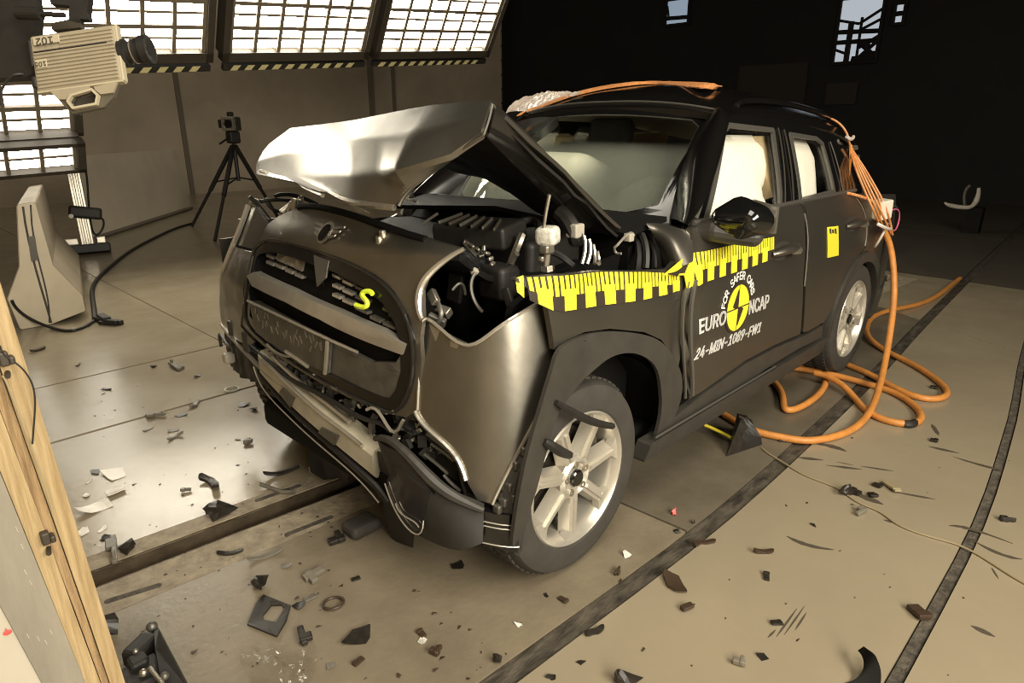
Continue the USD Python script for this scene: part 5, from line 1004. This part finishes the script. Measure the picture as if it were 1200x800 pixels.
obj('box_lid', rbox((.035, .08, .10), .008, bc + [.055, -.03, 0.0], frame((1, -.35, .1), (.1, 0, 1))), 'board_white', t)
t = thing('pink_lead', 'thin pink and blue lead looping out of the white connector box', 'lead')
obj('lead', tube([Y9(1044, 247, .95), Y9(1050, 245, .95), Y9(1054, 250, .95), Y9(1053, 260, .95), Y9(1048, 270, .96)], .0045, 6, 4), 'pink', t)
obj('lead', tube([Y9(1044, 243, .93), Y9(1049, 241, .93), Y9(1052, 245, .93)], .004, 6, 4), 'ink', t)

# thick orange cables
rc_ = .0185
hang = [(1034, 268, .86), (1043, 288, .77), (1047, 315, .64), (1047.5, 350, .47), (1043, 390, .29), (1037, 425, .15), (1029, 458, .065), (1018, 484, .03), (1000, 502, rc_), (975, 512, rc_), (945, 516, rc_), (915, 512, rc_), (885, 505, rc_), (862, 494, rc_), (849, 486, rc_)]
t = thing('orange_cable', 'thick orange cable hanging from the white box down to the floor and under the sill', 'cable')
obj('cable', tube([G(u, v, z) for u, v, z in hang], rc_, 10, 6), 'orange', t, smooth=40)
t = thing('orange_cable', 'orange cable in a wide floor loop reaching into the dark background', 'cable')
a = [(1125, 326), (1110, 338), (1092, 350), (1070, 358), (1045, 363), (1024, 371), (1016, 383), (1020, 397), (1040, 412), (1068, 426), (1095, 443), (1109, 457), (1103, 466), (1080, 466), (1050, 455), (1022, 440), (995, 428), (975, 420)]
obj('cable', tube([G(u, v, rc_ + (.012 if 3 < i < 8 else 0)) for i, (u, v) in enumerate(a)], rc_, 10, 6), 'orange', t, smooth=40)
t = thing('orange_cable', 'orange cable looped flat on the floor over the dark strip, with a dark joint', 'cable')
a = [(930, 431), (950, 434), (980, 440), (1010, 448), (1040, 457), (1065, 470), (1079, 486), (1070, 496), (1045, 494), (1020, 484), (1003, 468), (988, 452), (972, 442), (955, 437)]
z3 = [0, 0, 0, 0, 0, 0, 0, 0, 0, .0, .0, .03, .045, .045]
ob = obj('cable', tube([G(u, v, rc_ + z) for (u, v), z in zip(a, z3)], rc_, 10, 6), 'orange', t, smooth=40)
obj('joint', tube([G(1072, 495, rc_), G(1066, 497, rc_), G(1060, 496.5, rc_)], rc_ * 1.12, 10, 3), 'black_plastic', t)
t = thing('orange_cable', 'orange cable end curling out from under the sill beside the rear wheel', 'cable')
a = [(922, 434), (945, 430), (962, 434), (968, 444), (962, 459), (948, 471), (932, 479), (922, 480), (918, 470), (915, 458), (907, 447), (898, 440)]
obj('cable', tube([G(u, v, rc_ + .002) for u, v in a], rc_, 10, 6), 'orange', t, smooth=40)
# black wedge with yellow stick
w0, w1, w2, w3 = G(851, 536), G(892, 522), G(866, 492, .0), G(858, 487)
hp_ = [G(851, 535), G(893, 521), G(880, 505), G(857, 515)]; tp = [PX(862, 486, 'z', .16), PX(872, 489, 'z', .16), PX(880, 503, 'z', .12), PX(860, 505, 'z', .13)]
t = thing('rubber_chock', 'black bent rubber chock standing on the floor under the sill', 'chock', hp_[3])
obj('chock', hull([p + [0, 0, .001] for p in hp_] + [G(864, 484, .13), G(876, 487, .12), G(868, 492, .14)]), 'black_shard', t)
obj('flap', lin_sheet([[G(866, 487, .14), G(880, 492, .13)], [G(870, 508, .08), G(892, 512, .05)], [G(868, 525, .01), G(893, 520, .008)]], .012, 3), 'black_plastic', t)
t = thing('yellow_stick', 'thin yellow stick lying between the sill and the rubber chock', 'stick')
obj('stick', tube([G(826, 498, .05), G(842, 505, .04), G(857, 513, .03)], .008, 6, 3), 'stick_yellow', t)
t = thing('floor_wire', 'thin tan wire running over the floor from the sill to the right edge', 'wire')
obj('wire', tube([G(u, v, .005) for u, v in ((893, 525), (905, 534), (920, 543), (940, 555), (965, 565), (985, 574), (1005, 588), (1030, 599), (1050, 613), (1085, 627), (1122, 638), (1150, 652), (1175, 668), (1202, 684))], .004, 6, 5), 'wire_tan', t)

# ------------------------------------------------------------------ debris: every piece a thing of its own
def shard_poly(r, n, kind):
    a = np.sort(r.random(n)) * 2 * np.pi; rad = .5 * (.55 + .45 * r.random(n)); return Polygon(np.stack([rad * np.cos(a), rad * np.sin(a)], 1)).buffer(0)
def debris(u, v, w, h, shape, material, label, cat_='fragment', name='broken_fragment', ang=None, tilt=.12, seed=None, z=0., group=None):
    # (u, v): where the piece lies; w, h: its size in metres
    w, h = w * .62, h * .62
    r = np.random.default_rng(int(u * 7 + v * 13) if seed is None else seed); c = G(u, v); a = r.uniform(0, 6.28) if ang is None else ang
    if shape == 'shard': pg = shard_poly(r, 8, 0).convex_hull if r.random() < .5 else shard_poly(r, 9, 0); b_ = pg.bounds; pg = affinity.scale(affinity.translate(pg, -(b_[0] + b_[2]) / 2, -(b_[1] + b_[3]) / 2), w / (b_[2] - b_[0]), h / (b_[3] - b_[1]), origin=(0, 0)); m = prism(max(getattr(pg, 'geoms', [pg]), key=lambda g: g.area), (.002 + .009 * w), .3 * max(w, h))
    elif shape == 'strip':
        if h > w: w, h, a = h, w, a + 1.57
        pg = LineString([(-w / 2, 0), (-w / 6, h * r.uniform(-.5, .5)), (w / 5, h * r.uniform(-.5, .5)), (w / 2, h * .3)]).buffer(h / 2, 2); m = prism(pg, h * .4, .25 * w)
    elif shape == 'clip': m = cat([rbox((w, h, h * .35), h * .08, (0, 0, h * .18), None, 6), rbox((h * .6, h * 1.15, h * .3), h * .08, (w * .3, 0, h * .3), None, 6)])
    elif shape == 'bracket': m = cat([rbox((w, h * .5, .012 + .1 * h), .003, (0, 0, .01), None, 6), rbox((w * .35, h, .012 + .1 * h), .003, (w * .2, h * .2, .012), None, 6), rbox((w * .12, h * .3, .25 * w), .003, (-w * .35, 0, .12 * w), None, 6)])
    elif shape == 'ring': m = trimesh.creation.torus(w / 2, w * .07, 28, 8)
    elif shape == 'chunk': m = hull(r.normal(0, 1, (14, 3)) * [w * .32, h * .32, min(w, h) * .22]); m = trimesh.Trimesh(*trimesh.remesh.subdivide(m.vertices, m.faces)); m.vertices += r.normal(0, .03 * w, m.vertices.shape)
    V_ = m.vertices.copy()
    if shape in ('shard', 'strip'): V_[:, 2] += r.uniform(.2, .9) * (V_[:, 0] ** 2) / max(w, .02) * .5 + .012 * w * np.sin(V_[:, 1] / max(h, .01) * 5)
    tx, ty = r.uniform(-tilt, tilt, 2); V_ = V_ @ trimesh.transformations.euler_matrix(tx, ty, a)[:3, :3].T
    V_[:, 2] -= V_[:, 2].min(); m = trimesh.Trimesh(V_ + [c[0], c[1], z + .0005], m.faces, process=False)
    if m.volume < 0: m.invert()
    o = obj(name, m, material); meta(o, label, cat_, group); return o
B, Bp, Gr, Wh, Br = 'black_shard', 'black_plastic', 'grey_shard', 'white_shard', 'brown_shard'
# the larger pieces
pgn = [G(u, v)[:2] for u, v in ((309, 699), (341, 711), (336, 729), (325, 748), (290, 733), (300, 710))]; hl = [G(u, v)[:2] for u, v in ((318, 711), (330, 710), (334, 714), (324, 731), (310, 728), (309, 722))]
m = prism(Polygon(pgn).buffer(0).difference(Polygon(hl).buffer(0)), .006); m.vertices[:, 2] += .10 * np.abs(m.vertices[:, 1] - m.vertices[:, 1].mean()) ** 1.5; m.vertices[:, 2] -= m.vertices[:, 2].min() - .001
meta(obj('broken_piece', m, B), 'black broken plastic panel with a jagged window lying on the floor', 'panel')
pc = [G(u, v) for u, v in ((181, 731), (193, 752), (204, 776), (222, 806), (172, 806), (166, 776), (171, 750))]
t = thing('bumper_bracket', 'large black bracket with bright bolts at the foot of the barrier', 'bracket', pc[2])
m = hull([G(176, 733, .0), G(186, 736, .0), G(224, 808, .0), G(186, 808, 0), G(180, 731, .06), G(186, 738, .07), G(220, 806, .08), G(190, 806, .09), G(182, 760, .10)]); m.vertices[:, 2] = np.maximum(m.vertices[:, 2], .0); obj('body', T(m, (0, 0, .001)), 'black_gloss' if False else 'black_plastic', t)
for (u, v, z, rad) in ((178, 734, .07, .016), (193, 792, .10, .012)): obj('knob', T(trimesh.creation.icosphere(2, rad), G(u, v, z)), 'trim_grey', t)
obj('side_clamp', cat([rbox((.09, .06, .06), .012, G(166, 762, .05), frame((1, .6, 0), (0, 0, 1)), 6), rbox((.05, .05, .07), .01, G(163, 782, .05), None, 6), rbox((.14, .1, .06), .02, G(165, 795, .04), None, 6)]), 'black_plastic', t)
obj('bolt', cat([T(trimesh.creation.icosphere(2, .011), G(168, 788, .09)), T(trimesh.creation.icosphere(2, .008), G(159, 763, .085)), tube([G(176, 782, .10), G(190, 800, .10)], .006, 6, 1, True)]), 'silver', t)
debris(128, 738, .12, .16, 'chunk', B, 'black lump of plastic tucked against the plywood barrier', name='plastic_lump')
for a in [
 (205, 431, .26, .09, 'bracket', Gr, 'grey torn bracket lying alone on the floor left of the bumper', 'bracket', 'torn_bracket'),
 (181, 430, .08, .05, 'chunk', B, 'small black piece left of the torn grey bracket'),
 (231, 441, .10, .07, 'shard', B, 'black triangular shard right of the torn grey bracket'),
 (125, 457, .06, .025, 'strip', B, 'short dark strip near the barrier beyond the first slab joint'),
 (92, 428, .08, .02, 'strip', Br, 'thin brown splinter near the far slab joint'),
 (45, 411, .12, .05, 'strip', Br, 'brown dark scrap on the floor next to the barrier top'),
 (183, 488, .17, .06, 'bracket', Gr, 'long pale grey clip lying on the second slab joint'),
 (212, 487, .10, .07, 'shard', B, 'dark shard on the second slab joint', ),
 (174, 503, .09, .04, 'shard', Gr, 'flat grey oval piece at the upper edge of the bright patch'),
 (203, 505, .09, .04, 'shard', Gr, 'grey flake beside the flat oval piece'),
 (206, 513, .10, .03, 'strip', Gr, 'thin grey strip just below the grey flake'),
 (229, 475, .10, .04, 'strip', Gr, 'bent grey wisp left of the bumper corner'),
 (285, 475, .11, .09, 'shard', B, 'black pointed shard just below the broken bumper corner'),
 (272, 457, .12, .03, 'ring', 'clear_plastic', 'pale curved strip below the broken bumper corner'),
 (299, 481, .05, .05, 'chunk', B, 'black bit at the rim of the bumper shadow'),
 (290, 519, .09, .07, 'bracket', Gr, 'small upright grey bracket on the bright patch', 'bracket', 'torn_bracket'),
 (279, 515, .05, .03, 'shard', Gr, 'grey crumb beside the small upright bracket'),
 (113, 553, .07, .11, 'shard', B, 'black pointed flake left of the white oval shard'),
 (135, 555, .21, .15, 'shard', Wh, 'largest white oval shard near the barrier', 'shard', 'white_shard'),
 (136, 577, .14, .12, 'shard', Wh, 'white shard directly below the largest white one', 'shard', 'white_shard'),
 (112, 597, .20, .13, 'shard', Wh, 'ragged white shard with a dark tip near the barrier', 'shard', 'white_shard'),
 (101, 581, .06, .05, 'shard', Wh, 'small white chip between the white shards', 'shard', 'white_shard'),
 (104, 565, .05, .03, 'shard', Wh, 'tiny white sliver left of the largest white shard', 'shard', 'white_shard'),
 (95, 625, .10, .09, 'shard', Wh, 'white block shaped chip next to the plywood', 'shard', 'white_shard'),
 (121, 620, .08, .04, 'shard', Wh, 'white flat chip above the tow track', 'shard', 'white_shard'),
 (126, 631, .07, .06, 'shard', B, 'black chip just above the tow track edge'),
 (246, 569, .20, .05, 'strip', B, 'dark ragged strip across the bright patch'),
 (218, 576, .07, .03, 'bracket', Gr, 'thin crooked wire piece on the bright patch'),
 (253, 606, .16, .13, 'chunk', B, 'black crumpled clump beside the tow track', 'clump', 'plastic_clump'),
 (134, 646, .30, .06, 'bracket', Gr, 'grey bent bar lying along the edge of the tow track', 'bar', 'bent_bar'),
 (150, 645, .08, .06, 'chunk', B, 'dark knot at the end of the bent bar'),
 (330, 555, .22, .04, 'strip', B, 'thin black strip under the bumper beam'),
 (326, 575, .26, .03, 'strip', Gr, 'long grey rod lying parallel to the tow track', 'rod', 'grey_rod'),
 (370, 553, .14, .05, 'shard', Wh, 'bright white flat piece under the hanging black flap', 'shard', 'white_shard'),
 (312, 653, .18, .025, 'strip', Gr, 'grey curved strip in front of the track edge'),
 (270, 648, .12, .03, 'strip', B, 'dark strip on the outer track edge'),
 (302, 688, .09, .08, 'chunk', B, 'black crumpled bit above the broken plastic frame'),
 (335, 664, .06, .05, 'shard', Gr, 'grey flake above and right of the broken frame'),
 (368, 675, .12, .09, 'bracket', Gr, 'dark bent bracket between the track and the broken frame', 'bracket', 'torn_bracket'),
 (395, 635, .10, .10, 'bracket', B, 'black hook shaped bracket in front of the lower bumper', 'bracket', 'torn_bracket'),
 (350, 711, .07, .07, 'shard', B, 'black splinter right of the broken plastic frame'),
 (364, 702, .07, .03, 'clip', Gr, 'small grey clip right of the broken plastic frame', 'clip', 'plastic_clip'),
 (391, 709, .105, .1, 'ring', Br, 'thin brown ring lying flat on the floor', 'ring', 'rubber_ring'),
 (355, 748, .13, .06, 'bracket', B, 'black clip with a stem below the thin ring', 'clip', 'plastic_clip'),
 (418, 748, .16, .11, 'shard', B, 'black folded wedge with a small knob on top', 'wedge', 'plastic_wedge'),
 (417, 679, .05, .025, 'clip', B, 'tiny black clip alone in front of the valance', 'clip', 'plastic_clip'),
 (461, 631, .09, .08, 'chunk', B, 'black round cap standing in front of the valance', 'plug', 'black_plug'),
 (537, 663, .10, .08, 'shard', B, 'black pointed piece under the valance end'),
 (494, 743, .06, .03, 'clip', Br, 'brown clip with a pale end right of the folded wedge', 'clip', 'plastic_clip'),
 (495, 751, .05, .04, 'shard', 'clear_plastic', 'pale chip just below the brown clip'),
 (509, 766, .05, .06, 'bracket', Br, 'thin brown forked piece near the bottom edge'),
 (581, 776, .05, .05, 'chunk', B, 'round black bead left of the dark strip', 'bead', 'black_bead'),
 (420, 776, .06, .03, 'clip', Br, 'brown sliver below the folded wedge'),
 (388, 780, .05, .05, 'shard', Gr, 'grey crumb near the bottom edge left of centre'),
 (790, 684, .19, .11, 'shard', Br, 'dark brown rectangular piece on the right slab beside the dark strip', 'fragment'),
 (804, 713, .03, .06, 'clip', Br, 'brown peg below the dark brown rectangular piece', 'peg', 'brown_peg'),
 (697, 742, .08, .03, 'strip', B, 'black sliver on the slab just right of the dark strip'),
 (681, 777, .05, .03, 'shard', B, 'black crumb near the bottom edge right of the dark strip'),
 (727, 797, .10, .08, 'chunk', B, 'black crumpled piece cut by the bottom edge'),
 (645, 794, .05, .03, 'shard', B, 'small black crumb at the bottom edge beside the dark strip'),
 (790, 603, .055, .045, 'chunk', 'red_bit', 'small red plastic bit on the floor behind the front wheel', 'plug', 'red_plug'),
 (794, 624, .03, .03, 'chunk', B, 'black bead below the red bit', 'bead', 'black_bead'),
 (812, 612, .04, .03, 'chunk', B, 'black bead on the dark strip near the red bit', 'bead', 'black_bead'),
 (735, 652, .05, .04, 'chunk', Wh, 'pale oval chip in front of the front wheel', 'chip', 'pale_chip'),
 (723, 671, .07, .03, 'bracket', Br, 'brown twig like piece below the front wheel'),
 (660, 704, .06, .03, 'clip', Br, 'brown clip on the track left of the dark strip', 'clip', 'plastic_clip'),
 (640, 698, .04, .02, 'shard', B, 'small black flake below the front tyre'),
 (607, 732, .05, .03, 'shard', Wh, 'pale crumb on the inner slab near the dark strip', 'chip', 'pale_chip'),
 (672, 651, .05, .05, 'bracket', Br, 'crooked brown bit beside the front tyre'),
 (825, 637, .03, .12, 'strip', Br, 'brown stick lying just right of the dark strip', 'stick', 'brown_stick'),
 (894, 647, .03, .09, 'strip', Br, 'upright brown stick in the middle of the right slab', 'stick', 'brown_stick'),
 (898, 676, .07, .03, 'clip', B, 'black oblong clip in the middle of the right slab', 'clip', 'plastic_clip'),
 (910, 731, .06, .03, 'clip', B, 'black oblong clip above the scratch marks', 'clip', 'plastic_clip'),
 (1076, 720, .10, .07, 'clip', Br, 'brown block beside the narrow dark joint', 'block', 'brown_block'),
 (893, 770, .06, .05, 'shard', B, 'dark flake near the bottom edge on the right slab'),
 (866, 779, .06, .05, 'bracket', Gr, 'pale hooked bit near the bottom edge on the right slab'),
 (1002, 578, .07, .06, 'clip', B, 'black cube clip beside the tan wire', 'clip', 'plastic_clip'),
 (992, 578, .09, .06, 'chunk', B, 'dark clump on the tan wire'),
 (1022, 581, .05, .05, 'clip', B, 'black square bit right of the black cube clip', 'clip', 'plastic_clip'),
 (1028, 570, .06, .05, 'clip', B, 'black square bit at the end of the pale sticker', 'clip', 'plastic_clip'),
 (1044, 572, .15, .05, 'clip', 'wire_tan', 'pale flat sticker on the floor right of the tan wire', 'sticker', 'pale_sticker'),
 (1094, 517, .05, .05, 'clip', B, 'black square bit right of the orange loop with the joint', 'clip', 'plastic_clip'),
 (1094, 455, .06, .05, 'clip', B, 'black bit inside the wide orange loop', 'clip', 'plastic_clip'),
 (917, 517, .06, .04, 'clip', Br, 'brown bit under the hanging orange cable', 'clip', 'plastic_clip'),
 (953, 616, .04, .03, 'shard', B, 'small dark crumb above the curved skid mark'),
 (1009, 602, .10, .05, 'bracket', Gr, 'dark forked scrap below the tan wire'),
 (1176, 610, .04, .09, 'bracket', B, 'thin black hook at the far right beyond the narrow joint'),
]:
    u, v, w, h, sh, mm, lb_, *rest = a
    debris(u, v, w, h, sh, mm, lb_, rest[0] if rest else 'fragment', rest[1] if len(rest) > 1 else 'broken_fragment')
t = thing('clear_film', 'crumpled clear film lying at the bottom edge left of centre', 'film', G(322, 782))
fg = [[G(282, 766, .01), G(310, 758, .04), G(345, 762, .02), G(372, 775, .006)], [G(290, 785, .015), G(318, 780, .06), G(345, 784, .04), G(368, 788, .01)], [G(298, 804, .005), G(322, 806, .03), G(348, 804, .02), G(364, 800, .005)]]
fm_ = sheet(fg, .0015, 8, 8, .07, 4, 24); fm_.vertices[:, 2] = np.maximum(fm_.vertices[:, 2], .0015 + .002 * rng.random(len(fm_.vertices))); obj('sheet', fm_, 'film', t)
t = thing('rubber_hook', 'black curved rubber piece at the bottom edge near the narrow joint', 'rubber piece', G(1020, 785))
obj('hook', sheet([[G(1005, 762, .03), G(1012, 757, .05)], [G(1012, 775, .04), G(1023, 766, .07)], [G(1008, 790, .02), G(1031, 780, .05)], [G(990, 800, .003), G(1032, 802, .003)]], .008, 5, 4), 'black_deep', t)
r = np.random.default_rng(5); bits = []
for k in range(220):
    if k < 190: u, v = r.uniform(90, 620), r.uniform(440, 800)
    else: u, v = r.uniform(600, 1190), r.uniform(500, 800)
    c = G(u, v)
    if c[0] > 1.2 or (abs(c[1]) < .95 and c[0] < .45): continue
    s_ = r.uniform(.002, .006); m = hull(r.normal(0, s_, (8, 3)) * [1, .7, .25]); m.vertices[:, 2] -= m.vertices[:, 2].min(); bits.append(T(m, c + [0, 0, .0004]))
meta(obj('floor_crumbs', cat(bits), 'brown_shard'), 'scattered tiny dark crumbs all over the floor', 'crumbs', None, 'stuff')
# worn dirty patches of the tow track
meta(obj('rubber_pad', rbox((.13, .10, .05), .02, G(424, 622) + [0, 0, .0265], None), 'tyre'), 'dark ribbed rubber pad on the floor under the broken bumper', 'pad')
